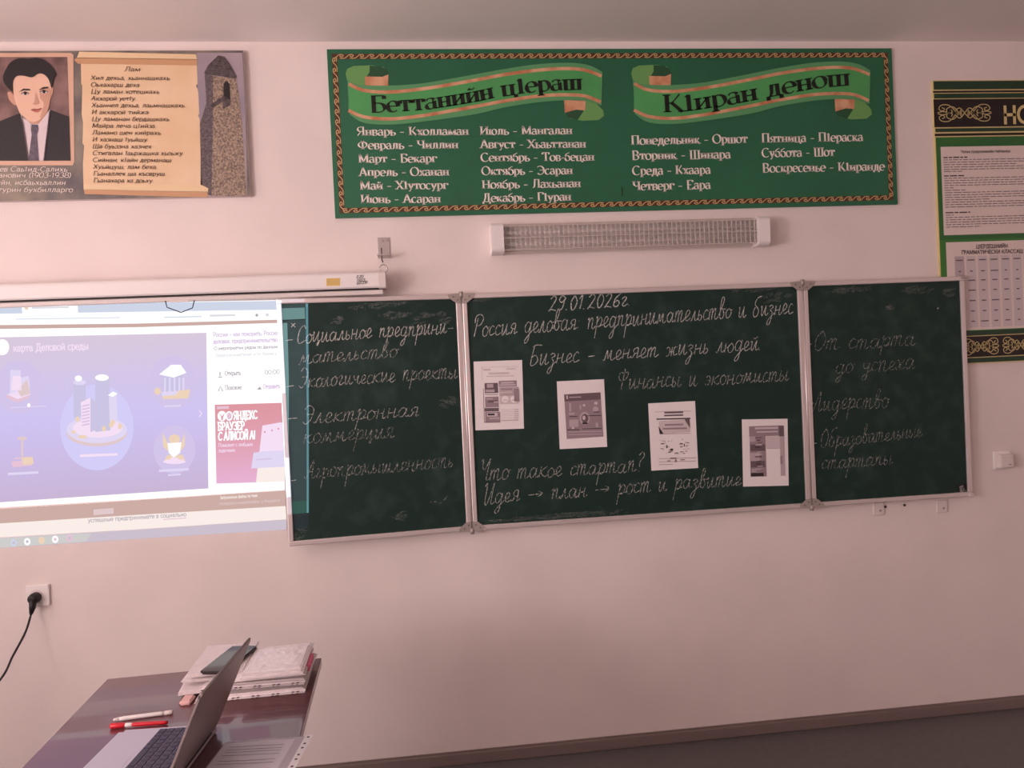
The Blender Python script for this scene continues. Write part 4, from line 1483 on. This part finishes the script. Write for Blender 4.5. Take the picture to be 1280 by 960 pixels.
def trophy(mb):
    ell(mb, PJ, 218, 562, 26, 30, eV4, 3, n=36)
    ell(mb, PJ, 218, 549, 7, 6, eOr, 5)
    F(mb, [(209, 554), (227, 553), (225, 566), (217, 572), (211, 566)], eW, 6)
    F(mb, [(203, 541), (209, 552), (211, 565), (204, 558)], eOr, 7)
    F(mb, [(231, 541), (227, 552), (225, 565), (231, 557)], eOr, 7)
    F(mb, [(214, 572), (222, 572), (224, 577), (212, 577)], eKey, 6)
    F(mb, [(204, 578), (209, 569), (228, 568.5), (232, 577)], eOr, 5)
    ell(mb, PJ, 218, 577, 14, 3, eKey, 7)
    F(mb, [(199, 587), (236, 585), (236, 588), (199, 590)], eV3, 5); F(mb, [(210, 593), (226, 592), (226, 594), (210, 595)], eV3, 5)
    stroke(mb, PJ, [(249, 513), (252, 517), (249, 521)], .004, eKey, 5)


part('bank_picture', bank)
part('chest_picture', chest)
part('scales_picture', sail)
part('trophy_picture', trophy)


part('page_text', lambda mb: print_line(mb, PJ, 'Россия – как покорить. Россия', (266.5, 421), (348, 418.5), 5.2, ePu, 3, T=16, t=16, serif=False))
part('page_text', lambda mb: print_line(mb, PJ, 'деловая. предпринимательство', (266.5, 429.5), (347, 427), 5.2, ePu, 3, T=16, t=16, serif=False))
part('page_text', lambda mb: print_line(mb, PJ, 'О мероприятии рядом по данным', (267.5, 437.5), (347, 435), 4, eGd, 3, T=16, t=16, serif=False))
part('page_text', lambda mb: print_line(mb, PJ, 'предпринимателей и по бизнесу', (270, 446), (346, 443.5), 4, eGy, 3, T=14, t=14, serif=False))
part('page_text', lambda mb: print_line(mb, PJ, 'Открыть', (281, 469.5), (301, 468.5), 5.5, eGd, 3, T=13, t=13, serif=False))
part('page_text', lambda mb: print_line(mb, PJ, '00:00', (331, 468), (350, 467), 5, eGd, 3, T=13, t=13, serif=False))
part('page_text', lambda mb: print_line(mb, PJ, 'Похожие', (281.5, 487.5), (302, 486.5), 5.5, eGd, 3, T=13, t=13, serif=False))
part('page_text', lambda mb: print_line(mb, PJ, 'Отправить', (329, 486), (350, 485), 5.5, ePu, 3, T=13, t=13, serif=False))


def icons(mb):
    stroke(mb, PJ, [(275, 465), (275, 470)], .004, eGd, 3); stroke(mb, PJ, [(273, 471.5), (277.5, 471.3)], .004, eGd, 3)
    stroke(mb, PJ, [(273, 489), (275.5, 483), (278.5, 489)], .004, eGd, 3)
    F(mb, [(321, 487), (325, 483), (327, 487)], eGd, 3)


part('page_icons', icons)


def advert(mb):
    F(mb, [(268.5, 506), (352.5, 503.5), (355, 602), (270.5, 604.5)], eRed, 2)


part('advert_panel', advert)


def advert2(mb):
    F(mb, [(271, 508), (286, 507.5), (286, 511), (271, 511.5)], ePk, 4)
    ell(mb, PJ, 277.5, 520, 5.6, 6.4, eW, 4)
    F(mb, [(274, 516), (277.5, 520.5), (281, 515.5), (279, 521.5), (278.5, 525), (276.5, 525), (276.5, 521.5)], eRed, 5)
    ell(mb, PJ, 286.5, 520, 4.6, 6, eW, 3); ell(mb, PJ, 286.5, 520, 3, 4.3, ePk, 4)
    print_line(mb, PJ, 'ЯНДЕКС', (292, 524.5), (322, 523.2), 10, eW, 4, T=17, t=17, serif=False)
    print_line(mb, PJ, 'БРАУЗЕР', (272.5, 538), (306, 536.8), 10, eW, 4, T=17, t=17, serif=False)
    print_line(mb, PJ, 'С АЛИСОЙ АI', (272.8, 550.5), (319, 548.5), 10, eW, 4, T=17, t=17, serif=False, slant=.12)
    print_line(mb, PJ, 'Поможет с любыми', (273, 558.8), (316, 557.3), 4.6, eKey, 4, T=12, t=12, serif=False)
    print_line(mb, PJ, 'задачами', (273, 565.3), (294, 564.5), 4.6, eKey, 4, T=12, t=12, serif=False)
    F(mb, [(328, 532), (350, 528), (356, 528), (356, 566), (324, 567)], eKey, 4)
    F(mb, [(317, 566), (330, 564), (356, 563), (356, 584), (314, 585.5)], eV3, 5)
    F(mb, [(322, 585), (356, 583.5), (356, 602), (320, 603)], eCr, 6)
    F(mb, [(320, 574), (340, 572.5), (340, 573.8), (320, 575.3)], ePu, 6)
    for u, v in ((331, 540), (340, 538), (348, 536)):
        ell(mb, PJ, u, v, 1.2, 1.2, eRed, 6)


part('advert_lettering', advert2)


def lower(mb):
    F(mb, [(LX, 640), (100, 630), (357, 613.5), (357, 632.5), (180, 643), (LX, 658)], eWall, 1)
    F(mb, [(117, 637), (142, 635), (142, 642), (117, 644)], eOr2, 2)
    print_line(mb, PJ, 'Загруженные файлы по теме', (275, 624), (322, 621), 4, eCr, 3, T=12, t=12, serif=False)
    print_line(mb, PJ, 'предпринимателям о бизнесе', (274, 631.5), (350, 627), 4, eOr2, 3, T=12, t=12, serif=False)


part('lower_page', lower)


def strip(mb):
    F(mb, [(LX, 658), (180, 643), (357, 632.5), (358, 649), (180, 661), (LX, 675)], eCr, 2)
    print_line(mb, PJ, 'успешные предпринимате в социально', (110, 653), (233, 645), 5.2, eGd, 4, T=14, t=14, serif=False)
    stroke(mb, PJ, [(204, 649.3), (233, 647.5)], .004, ePk, 4)


part('caption_strip', strip)


def task(mb):
    F(mb, [(LX, 676), (180, 661.5), (358, 649.5), (358, 662), (180, 673), (LX, 689)], eTk, 2)
    F(mb, [(LX, 676), (115, 666.5), (107, 677), (LX, 689)], emat('projected_grey_green', (208, 206, 204)), 3)
    for u, m_ in ((17, eB), (34, eW), (52, eOr), (69, eW), (87, ePk)):
        ell(mb, PJ, u, 680 - u * .085, 4, 4.6, m_, 4)
    for u, m_ in ((34, eTk), (69, ePk), (87, eTk), (17, eTk)):
        ell(mb, PJ, u, 680 - u * .085, 1.8, 2, m_, 5)


part('taskbar', task)
# projector light on the chalkboard wing, painted as additive glow
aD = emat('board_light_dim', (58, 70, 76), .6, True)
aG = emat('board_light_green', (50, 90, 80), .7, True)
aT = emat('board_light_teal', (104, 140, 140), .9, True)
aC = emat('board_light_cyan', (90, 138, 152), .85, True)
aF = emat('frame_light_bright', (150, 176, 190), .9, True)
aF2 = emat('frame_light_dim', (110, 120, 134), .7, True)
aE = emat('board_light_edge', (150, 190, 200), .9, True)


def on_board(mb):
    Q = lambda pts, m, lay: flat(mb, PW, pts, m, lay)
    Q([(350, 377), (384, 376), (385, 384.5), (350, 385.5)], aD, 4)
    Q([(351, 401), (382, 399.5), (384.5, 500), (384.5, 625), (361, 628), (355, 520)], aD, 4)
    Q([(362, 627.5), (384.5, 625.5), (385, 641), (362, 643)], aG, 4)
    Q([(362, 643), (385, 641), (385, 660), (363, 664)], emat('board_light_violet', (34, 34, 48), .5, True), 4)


def on_frame(mb):  # projector glare painted as glowing strips along the wing's frame
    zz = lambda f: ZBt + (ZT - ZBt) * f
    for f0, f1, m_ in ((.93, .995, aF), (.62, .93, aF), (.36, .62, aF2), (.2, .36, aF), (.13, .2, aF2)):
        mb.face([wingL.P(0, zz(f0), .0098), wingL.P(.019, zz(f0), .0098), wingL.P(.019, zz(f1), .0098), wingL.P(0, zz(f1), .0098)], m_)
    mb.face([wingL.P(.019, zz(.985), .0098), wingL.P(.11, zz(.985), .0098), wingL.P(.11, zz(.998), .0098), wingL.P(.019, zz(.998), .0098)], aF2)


def on_board2(mb):
    Q = lambda pts, m, lay: flat(mb, PW, pts, m, lay)
    Q([(350, 385.5), (381, 384.5), (381.5, 398.5), (350.5, 400)], aT, 5)
    Q([(351, 404), (359, 403.5), (361, 470), (361, 600), (360.5, 606), (355, 500)], aT, 5)
    Q([(382, 376), (385, 376), (386, 500), (386, 641), (383.5, 641), (383.5, 500)], aC, 5)
    Q([(348.5, 378), (350.5, 378), (357, 520), (361, 640), (359, 640), (354.5, 520)], aE, 6)


sp = thing('painted_projection_edge', 'dim teal edge of the projected page painted as glow on left chalkboard wing', 'projected picture', PW.at(372, 650, 3))
for nm, fn in (('dim_page_edge', on_board), ('bright_page_lines', on_board2), ('painted_frame_glare', on_frame)):
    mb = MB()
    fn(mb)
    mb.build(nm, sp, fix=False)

# ============================================================ wall fittings
PSk = Plane((0, D - .008, 0), (0, -1, 0))


def wall_plate(name, label, cat, u, v, half, dep, build):
    c0 = PSk.at(u, v)
    t = thing(name, label, cat, (c0.x, D, c0.z - half))
    mb = MB()
    mb.box((c0.x, D - dep / 2, c0.z), (half * 2, dep, half * 2), WHITE, .004)
    mb.build('plate', t)
    build(t, c0)
    return t


def sock(t, c0):
    mb = MB()
    mb.tube([(c0.x - .004, D - .012, c0.z), (c0.x - .004, D - .013, c0.z)], .026, WHITE2, 24)
    mb.build('recess', t)


sk = wall_plate('wall_socket', 'white square wall socket with a black plug in it', 'socket', 47.5, 744.5, .044, .012, sock)


def swt(t, c0):
    mb = MB()
    mb.box((c0.x + .002, D - .024, c0.z - .003), (.066, .03, .062), WHITE2, .006)
    mb.build('rocker', t)
    mb = MB()
    mb.box((c0.x + .014, D - .0395, c0.z - .018), (.012, .002, .003), INK[3])
    mb.build('indicator', t)


wall_plate('wall_switch', 'white square wall fitting to the right of the chalkboard', 'switch', 1252.5, 575, .042, .012, swt)
for u, v, lab in ((1098, 637, 'small pale mounting clip under right chalkboard wing, beside two screw holes'), (1177, 634, 'small pale mounting clip under the lower right corner of the chalkboard')):
    c0 = PB.at(u, v)
    t = thing('mounting_clip', lab, 'clip', (c0.x, D, c0.z - .022), 'clips under the chalkboard')
    mb = MB()
    mb.box((c0.x, D - .004, c0.z + .004), (.05, .008, .056), WHITE2, .002)
    mb.build('plate', t)
    mb = MB()
    mb.tube([(c0.x + .006, D - .008, c0.z - .004), (c0.x + .006, D - .0105, c0.z - .004)], .005, BRKT, 10)
    mb.build('screw', t)
for u, v, lab in ((1107, 633.5, 'tiny dark screw in wall close beside the left mounting clip'), (1131, 631.5, 'tiny dark screw in wall between the two mounting clips')):
    c0 = PB.at(u, v)
    mb = MB()
    mb.tube([(c0.x, D, c0.z), (c0.x, D - .003, c0.z), (c0.x, D - .005, c0.z)], [.0055, .0055, .003], INK[4], 10)
    tag(mb.build('wall_screw'), lab, 'screw', 'screws under the chalkboard')

pc = PSk.at(46, 746)
plug = thing('power_cable', 'black plug and cable hanging from the white wall socket', 'cable', (pc.x, D - .013, pc.z))
mb = MB()
mb.tube([(pc.x, D - .013, pc.z), (pc.x, D - .03, pc.z), (pc.x, D - .046, pc.z), (pc.x, D - .05, pc.z)], [.021, .021, .018, .008], BLACK, 20)
mb.tube([(pc.x, D - .036, pc.z), (pc.x - .003, D - .04, pc.z - .035), (pc.x - .008, D - .042, pc.z - .058)], [.015, .012, .007], BLACK, 12)
mb.build('plug', plug)
mb = MB()
e0 = Vector((pc.x - .008, D - .042, pc.z - .056))
PQ = Plane((0, D - .13, 0), (0, -1, 0))
PQ2 = Plane((0, D - .2, 0), (0, -1, 0))
ctrl = [e0, Vector((pc.x - .012, D - .045, pc.z - .075)), Plane((0, D - .08, 0), (0, -1, 0)).at(31, 792), PQ.at(16, 820), PQ2.at(0, 850)]
last = ctrl[-1]
ctrl += [Vector((last.x - .12, D - .25, last.z - .13)), Vector((last.x - .25, D - .3, .03)), Vector((last.x - .42, D - .34, .005)), Vector((last.x - .7, D - .3, .005))]
mb.tube([Vector(q) for q in catmull([tuple(c_) for c_ in ctrl], 8)], .0042, BLACK, 8)
mb.build('cord', plug)

# ============================================================ desk and what lies on it
DZ = .75
WOOD = mat('maroon_laminate', (106, 62, 66), .28, noise=.08, nscale=7, spec=.5, coat=.6)
WOOD2 = mat('maroon_edge', (74, 38, 40), .35)
dx, dy = Vector((.9992, .04, 0)), Vector((-.04, .9992, 0))
DROT = Matrix((dx, dy, Vector((0, 0, 1)))).transposed()
BL = Vector((-1.059, 2.553, 0))
DW, DL = .663, 1.30


def dsk(x, y, z):
    q = BL + dx * x - dy * y
    return Vector((q.x, q.y, z))


c0 = dsk(DW / 2, DL / 2, 0)
desk = thing('teacher_desk', 'dark maroon wooden desk standing in front of the wall', 'desk', c0)
mb = MB(); mb.box(dsk(DW / 2, DL / 2, DZ - .0125), (DW, DL, .025), WOOD, .002, rot=DROT); mb.build('tabletop', desk)
for y in (.05, DL - .05):
    mb = MB(); mb.box(dsk(DW / 2, y, (DZ - .025) / 2), (DW - .3, .022, DZ - .025), WOOD2, .001, rot=DROT); mb.build('side_panel', desk)
mb = MB(); mb.box(dsk(DW - .2, DL / 2, .5), (.018, DL - .122, .45), WOOD2, .001, rot=DROT); mb.build('modesty_panel', desk)


def zat(u, v, z):
    d = ray(u, v)
    return CAM + d * ((z - CAM.z) / d.z)


# ---- laptop
LA = -.0639
le = Vector((math.cos(LA), math.sin(LA), 0))
lw = Vector((math.sin(LA), -math.cos(LA), 0))
LROT = Matrix((le, -lw, Vector((0, 0, 1)))).transposed()
FF = Vector((-.8527, 2.1162, 0))
LD, LWD = .2538, .3723
SILV = mat('laptop_silver', (206, 198, 206), .38, metal=.35)
LIDM = mat('laptop_lid_grey', (160, 148, 146), .42, metal=.35)
KEYM = mat('laptop_key', (58, 50, 72), .5)
DECK = mat('keyboard_deck', (128, 118, 136), .45)


def lp(x, y, z):
    q = FF + le * x + lw * y
    return Vector((q.x, q.y, z))


lap = thing('laptop', 'open silver laptop on the desk, its grey lid towards the camera', 'laptop', lp(LD / 2, LWD / 2, DZ))
mb = MB()
bm = bmesh.new()
bmesh.ops.create_cube(bm, size=1)
bmesh.ops.scale(bm, vec=(LD, LWD, .016), verts=bm.verts)
bmesh.ops.bevel(bm, geom=[e for e in bm.edges if abs(e.verts[0].co.z - e.verts[1].co.z) > .005], offset=.012, segments=4, affect='EDGES')
bmesh.ops.bevel(bm, geom=[e for e in bm.edges if abs(e.verts[0].co.z - e.verts[1].co.z) < 1e-5], offset=.0025, segments=2, affect='EDGES')
bmesh.ops.transform(bm, matrix=LROT.to_4x4(), verts=bm.verts)
bmesh.ops.translate(bm, vec=lp(LD / 2, LWD / 2, DZ + .010), verts=bm.verts)
mb.add_bm(bm, SILV)
mb.box(lp(LD / 2, LWD / 2, DZ + .001), (LD * .7, LWD * .8, .002), BLACK, rot=LROT)
base = mb.build('base', lap)
KX0, KX1 = .108, .238
mb = MB()
mb.box(lp((KX0 + KX1) / 2, LWD / 2, DZ + .0182), (KX1 - KX0, LWD - .022, .0008), DECK, rot=LROT)
mb.box(lp(.058, LWD / 2, DZ + .0181), (.078, .115, .0006), SILV, .0002, rot=LROT)
mb.build('keyboard_deck', base)
nr, nc = 6, 16
for r_ in range(nr):
    kx = KX0 + (r_ + .5) * (KX1 - KX0) / nr
    kw = (LWD - .026) / nc
    for c_ in range(nc):
        if r_ == 0 and 6 <= c_ <= 8:
            continue
        wide = 4 if (r_ == 0 and c_ == 5) else 1
        ky = .013 + (c_ + wide / 2) * kw
        mb = MB()
        mb.box(lp(kx, ky, DZ + .0195), ((KX1 - KX0) / nr - .0035, kw * wide - .0035, .0022), KEYM, .0006, rot=LROT, seg=1)
        mb.build('key', base)
tilt = .4215
lu = le * math.sin(tilt) + Vector((0, 0, math.cos(tilt)))
ln = le * math.cos(tilt) - Vector((0, 0, math.sin(tilt)))
LIDR = Matrix((lu, -lw, -ln * -1)).transposed()
LIDR = Matrix((lu, -lw, lu.cross(-lw))).transposed()
hinge = lp(LD - .004, LWD / 2, DZ + .016)
LH = .248
mb = MB()
bm = bmesh.new()
bmesh.ops.create_cube(bm, size=1)
bmesh.ops.scale(bm, vec=(LH, LWD, .006), verts=bm.verts)
bmesh.ops.bevel(bm, geom=[e for e in bm.edges if abs(e.verts[0].co.z - e.verts[1].co.z) > .002], offset=.010, segments=4, affect='EDGES')
bmesh.ops.bevel(bm, geom=[e for e in bm.edges if abs(e.verts[0].co.z - e.verts[1].co.z) < 1e-5], offset=.0012, segments=2, affect='EDGES')
bmesh.ops.transform(bm, matrix=LIDR.to_4x4(), verts=bm.verts)
bmesh.ops.translate(bm, vec=hinge + lu * (LH / 2 + .002), verts=bm.verts)
mb.add_bm(bm, LIDM)
lid = mb.build('lid', lap)
mb = MB()
SCR = mat('laptop_screen', (20, 20, 28), .15)
n_in = -ln
mb.box(hinge + lu * (LH / 2 + .006) + n_in * .0034, (LH - .026, LWD - .016, .0012), SCR, rot=LIDR)
mb.build('screen', lid)
mb = MB()
mb.tube([hinge - lw * (LWD * .36) + Vector((0, 0, .001)), hinge + lw * (LWD * .36) + Vector((0, 0, .001))], .006, BLACK, 10)
mb.build('hinge', lap)

# ---- bundles of papers in plastic sleeves
SLEEVE = mat('plastic_sleeve', (240, 228, 230), .3, coat=.3, bump=.5, nscale=28)
SHEETM = mat('sheaf_paper', (236, 224, 224), .8, noise=.04, nscale=60)
PINKP = mat('pink_paper', (232, 120, 148), .7)
HOLE = mat('punched_hole', (70, 56, 58), .8)


def bundle(label, cx, cy, ang, z0, th, w_, d_, kind, lift=0.0, strip=None):
    """a sheaf lying flat: kind 'sleeve' (plastic sleeve with punched strip) or 'loose' (paper sheets)"""
    ca, sa = math.cos(ang), math.sin(ang)
    ax, ay = Vector((ca, sa, 0)), Vector((-sa, ca, 0))
    root = thing('paper_bundle', label, 'papers', (cx, cy, z0), 'papers stacked on the desk')
    P = lambda x, y, z: Vector((cx, cy, 0)) + ax * x + ay * y + Vector((0, 0, z))
    mb = MB()
    layers = max(2, int(th / .0022))
    R = random.Random(int(cx * 1000) + int(z0 * 1e5))
    for k in range(layers):
        if kind == 'loose' and k == layers - 1:
            mb.build('sheets', root)
            mb = MB()
        jx, jy = R.uniform(-.004, .004), R.uniform(-.003, .003)
        za, zb = z0 + th * k / layers, z0 + th * (k + .8) / layers
        n = 7
        dx_ = .006 if kind == 'sleeve' else 0
        w2, d2 = w_ - dx_ * 2, d_ - dx_ * 2
        pts = []
        for i in range(n + 1):
            x = -w2 / 2 + w2 * i / n
            pts.append((x + jx, lift * (abs(x) / (w2 / 2)) ** 3 * (k + 1) / layers * .5))
        for (xa, ha), (xb, hb) in zip(pts, pts[1:]):
            y0, y1 = -d2 / 2 + jy, d2 / 2 + jy
            A = [P(xa, y0, za + ha), P(xb, y0, za + hb), P(xb, y1, za + hb), P(xa, y1, za + ha)]
            B = [q + Vector((0, 0, zb - za)) for q in A]
            mb.face(B, SHEETM); mb.face(A[::-1], SHEETM)
            mb.face([A[0], A[1], B[1], B[0]], SHEETM); mb.face([A[2], A[3], B[3], B[2]], SHEETM)
            if xa == pts[0][0]:
                mb.face([A[3], A[0], B[0], B[3]], SHEETM)
            if xb == pts[-1][0]:
                mb.face([A[1], A[2], B[2], B[1]], SHEETM)
    mb.build('top_sheet' if kind == 'loose' else 'sheets', root)
    if kind == 'sleeve':
        mb = MB()
        n, m_ = 14, 8
        zt = z0 + th
        g = {}
        for i in range(n + 1):
            for j in range(m_ + 1):
                x, y = -w_ / 2 + w_ * i / n, -d_ / 2 + d_ * j / m_
                e = max(abs(x) / (w_ / 2), abs(y) / (d_ / 2))
                h = .0008 + R.uniform(-.0003, .0007) - (max(0, e - .93) / .07) * min(th * .6, .006)
                g[i, j] = P(x, y, zt + h)
        for i in range(n):
            for j in range(m_):
                mb.face([g[i, j], g[i + 1, j], g[i + 1, j + 1], g[i, j + 1]], SLEEVE, True)
        for (i0, j0), (i1, j1) in [((i, 0), (i + 1, 0)) for i in range(n)] + [((n, j), (n, j + 1)) for j in range(m_)] + [((i + 1, m_), (i, m_)) for i in range(n)] + [((0, j + 1), (0, j)) for j in range(m_)]:
            a, b = g[i0, j0], g[i1, j1]
            mb.face([Vector((a.x, a.y, z0 + .0004)), Vector((b.x, b.y, z0 + .0004)), b, a], SLEEVE, True)
        mb.build('sleeve', root)
        if strip:
            mb = MB()
            sgn = -1 if strip == 'front' else 1
            y0, y1 = sgn * (d_ / 2 - .002), sgn * (d_ / 2 + .016)
            q = [P(-w_ / 2, y0, z0 + .002), P(w_ / 2, y0, z0 + .002), P(w_ / 2, y1, z0 + .0015), P(-w_ / 2, y1, z0 + .0015)]
            mb.prism(q, (0, 0, .001), SLEEVE)
            for k in range(11):
                x = -w_ / 2 + w_ * (k + .5 + (.25 if k % 2 else -.25)) / 11
                ym = (y0 + y1) / 2
                mb.face([P(x + .0045 * math.cos(t), ym + .004 * math.sin(t), z0 + .0036) for t in (2 * PI * i / 10 for i in range(10))], HOLE)
                if strip == 'front':
                    mb.face([P(x - .004, y1 - .0003, z0 + .0015), P(x + .004, y1 - .0003, z0 + .0015), P(x + .004, y1 - .0003, z0 + .0026), P(x - .004, y1 - .0003, z0 + .0026)], HOLE)
            mb.build('punched_strip', root)
    return root


z = DZ
bundle('widest plastic sleeve of papers, lowest of the stack on the desk', -.565, 2.425, .03, z, .011, .31, .235, 'sleeve', strip='front')
bundle('loose papers at left bottom of the stack, beside the pens', -.655, 2.448, .10, z + .0125, .010, .255, .21, 'loose')
bundle('plastic sleeve on the right of the stack, second from the desk', -.555, 2.430, -.02, z + .0238, .011, .30, .22, 'sleeve', strip='front')
bundle('fanned loose papers at left middle of the stack', -.655, 2.462, .02, z + .0365, .009, .235, .20, 'loose')
bundle('plastic sleeve of papers in the upper middle of the stack', -.545, 2.415, .04, z + .0467, .010, .275, .215, 'sleeve')
bundle('topmost plastic sleeve on the right of the stack, crinkled and shiny', -.5, 2.412, .03, z + .0585, .011, .18, .25, 'sleeve', strip='back')
bundle('topmost loose papers of the stack, under the phone', -.675, 2.468, .03, z + .0585, .009, .16, .245, 'loose')
mb = MB()
mb.box((-.408, 2.418, z + .047), (.012, .10, .02), PINKP, .002, rot=Matrix.Rotation(.03, 3, 'Z'))
tag(mb.build('folded_paper'), 'bright pink folded paper poking out at right end of the stack', 'paper')
er = zat(232, 877, DZ + .008)
mb = MB()
bm = bmesh.new()
bmesh.ops.create_cube(bm, size=1)
bmesh.ops.scale(bm, vec=(.032, .05, .0125), verts=bm.verts)
bmesh.ops.bevel(bm, geom=list(bm.edges), offset=.004, segments=3, affect='EDGES')
bmesh.ops.translate(bm, vec=(er.x, er.y + .016, DZ + .00625), verts=bm.verts)
mb.add_bm(bm, mat('eraser_rubber', (236, 190, 184), .7))
tag(mb.build('eraser'), 'pale pink rounded eraser under the left edge of the paper stack', 'eraser')

# ---- phone
zp = z + .0684
ph = Vector((-.648, 2.425, zp + .0045))
pa = math.atan2(2.53 - 2.326, -.63 + .672)
PROT = Matrix.Rotation(pa, 3, 'Z')
phone = thing('phone', 'dark smartphone lying on top of the paper stack', 'phone', (ph.x, ph.y, zp))
mb = MB()
bm = bmesh.new()
bmesh.ops.create_cube(bm, size=1)
bmesh.ops.scale(bm, vec=(.215, .086, .0085), verts=bm.verts)
bmesh.ops.bevel(bm, geom=[e for e in bm.edges if abs(e.verts[0].co.z - e.verts[1].co.z) > .005], offset=.011, segments=4, affect='EDGES')
bmesh.ops.bevel(bm, geom=[e for e in bm.edges if abs(e.verts[0].co.z - e.verts[1].co.z) < 1e-5], offset=.0016, segments=2, affect='EDGES')
bmesh.ops.transform(bm, matrix=PROT.to_4x4(), verts=bm.verts)
bmesh.ops.translate(bm, vec=ph + Vector((0, 0, .0002)), verts=bm.verts)
mb.add_bm(bm, mat('phone_body', (58, 48, 48), .3, metal=.5))
mb.build('body', phone)
mb = MB()
mb.box(ph + Vector((0, 0, .0048)), (.205, .078, .0008), mat('phone_glass', (24, 24, 32), .05, spec=.8), rot=PROT)
mb.build('screen', phone)

# ---- pens
RED = mat('red_plastic', (214, 22, 40), .3)


def pen(label, a, b, r, parts):
    a, b = Vector(a), Vector(b)
    t = thing('pen', label, 'pen', ((a + b) / 2).to_tuple()[:2] + (DZ,), 'pens beside the laptop')
    for name, f0, f1, r0, r1, m in parts:
        mb = MB()
        mb.tube([a.lerp(b, f0), a.lerp(b, f0 + (f1 - f0) * .08), a.lerp(b, f0 + (f1 - f0) * .92), a.lerp(b, f1)], [r0 * .8, r0, r1, r1 * .8], m, 14)
        mb.build(name, t)
    return t


a = zat(138, 907.5, DZ + .008); b = zat(214, 902.5, DZ + .006)
b = a + (b - a).normalized() * .15
b.z = DZ + .0056
pen('red capped pen with a white band beside the laptop', a, b, .006, [('cap', 0, .26, .0075, .0068, RED), ('barrel', .38, 1, .0058, .0052, RED), ('grip_band', .255, .385, .0055, .0055, WHITE)])
a2 = zat(139, 902.5, DZ + .0062); b2 = zat(216, 890, DZ + .0062)
a2 = a2 + Vector((.0, .014, 0))
pen('slim white pen lying behind the red pen on the desk', a2, b2, .005, [('barrel', 0.1, .86, .0058, .0058, WHITE), ('tip', 0, .1, .003, .0055, WHITE2), ('end_cap', .86, 1, .0062, .006, WHITE2)])

# ---- single sleeve at the right edge of the desk
q = {k: zat(*k, DZ + .003) for k in ((282, 926), (385, 921), (392, 920))}
A_, B_ = q[(282, 926)], q[(385, 921)]
ux = (B_ - A_).normalized()
uy = Vector((ux.y, -ux.x, 0))
fl = thing('document_sleeve', 'single clear plastic document sleeve on desk edge behind the laptop lid', 'document sleeve', (A_ + uy * .15 + ux * .1).to_tuple()[:2] + (DZ,))
WSL = (B_ - A_).length


def fp(x, y, h=0):
    lift = .004 * (x / WSL) ** 2 + .003 * math.exp(-(((x - WSL * .5) / .05) ** 2)) * math.exp(-(y / .05) ** 2)
    v = A_ + ux * x + uy * y
    return Vector((v.x, v.y, DZ + .0012 + max(0, lift) + h))


def sheet_grid(mb, x0, x1, y0, y1, h, m, th=.0006):
    n, k = 12, 12
    g = {(i, j): fp(x0 + (x1 - x0) * i / n, y0 + (y1 - y0) * j / k, h) for i in range(n + 1) for j in range(k + 1)}
    for i in range(n):
        for j in range(k):
            c_ = [g[i, j], g[i + 1, j], g[i + 1, j + 1], g[i, j + 1]]
            mb.face(c_, m, True)
            if th:
                mb.face([v - Vector((0, 0, th)) for v in reversed(c_)], m, True)


PGREY = mat('sleeve_page', (238, 232, 238), .7)
mb = MB()
sheet_grid(mb, .004, WSL - .03, .012, .30, .0004, PGREY)
for y in (.035, .05, .062, .078, .105, .12, .15):
    ribbon(mb, [fp(.02 + (WSL - .07) * i / 8, y + .0006 * i, .0011) for i in range(9)], Vector((0, 0, 1)), .0016, INK[3])
mb.build('page', fl, fix=False)
mb = MB()
sheet_grid(mb, .001, WSL - .005, .002, .308, .0001, mat('sleeve_backing', (206, 196, 202), .6))
mb.build('backing', fl, fix=False)
mb = MB()
sheet_grid(mb, 0, WSL - .004, 0, .31, .0018, clear_mat('clear_sleeve', (.98, .97, .98, 1), .0, .3), th=0)
mb.build('clear_pocket', fl, fix=False)
mb = MB()
sheet_grid(mb, WSL - .006, WSL + .014, -.004, .312, .0022, mat('punched_strip_plastic', (250, 244, 246), .45))
for k in range(11):
    y = .012 + k * .028 + (.006 if k % 2 else 0)
    c_ = WSL + .004
    mb.face([fp(c_ + .0036 * math.cos(t), y + .004 * math.sin(t), .0028) for t in (2 * PI * i / 10 for i in range(10))], HOLE)
mb.build('punched_strip', fl, fix=False)
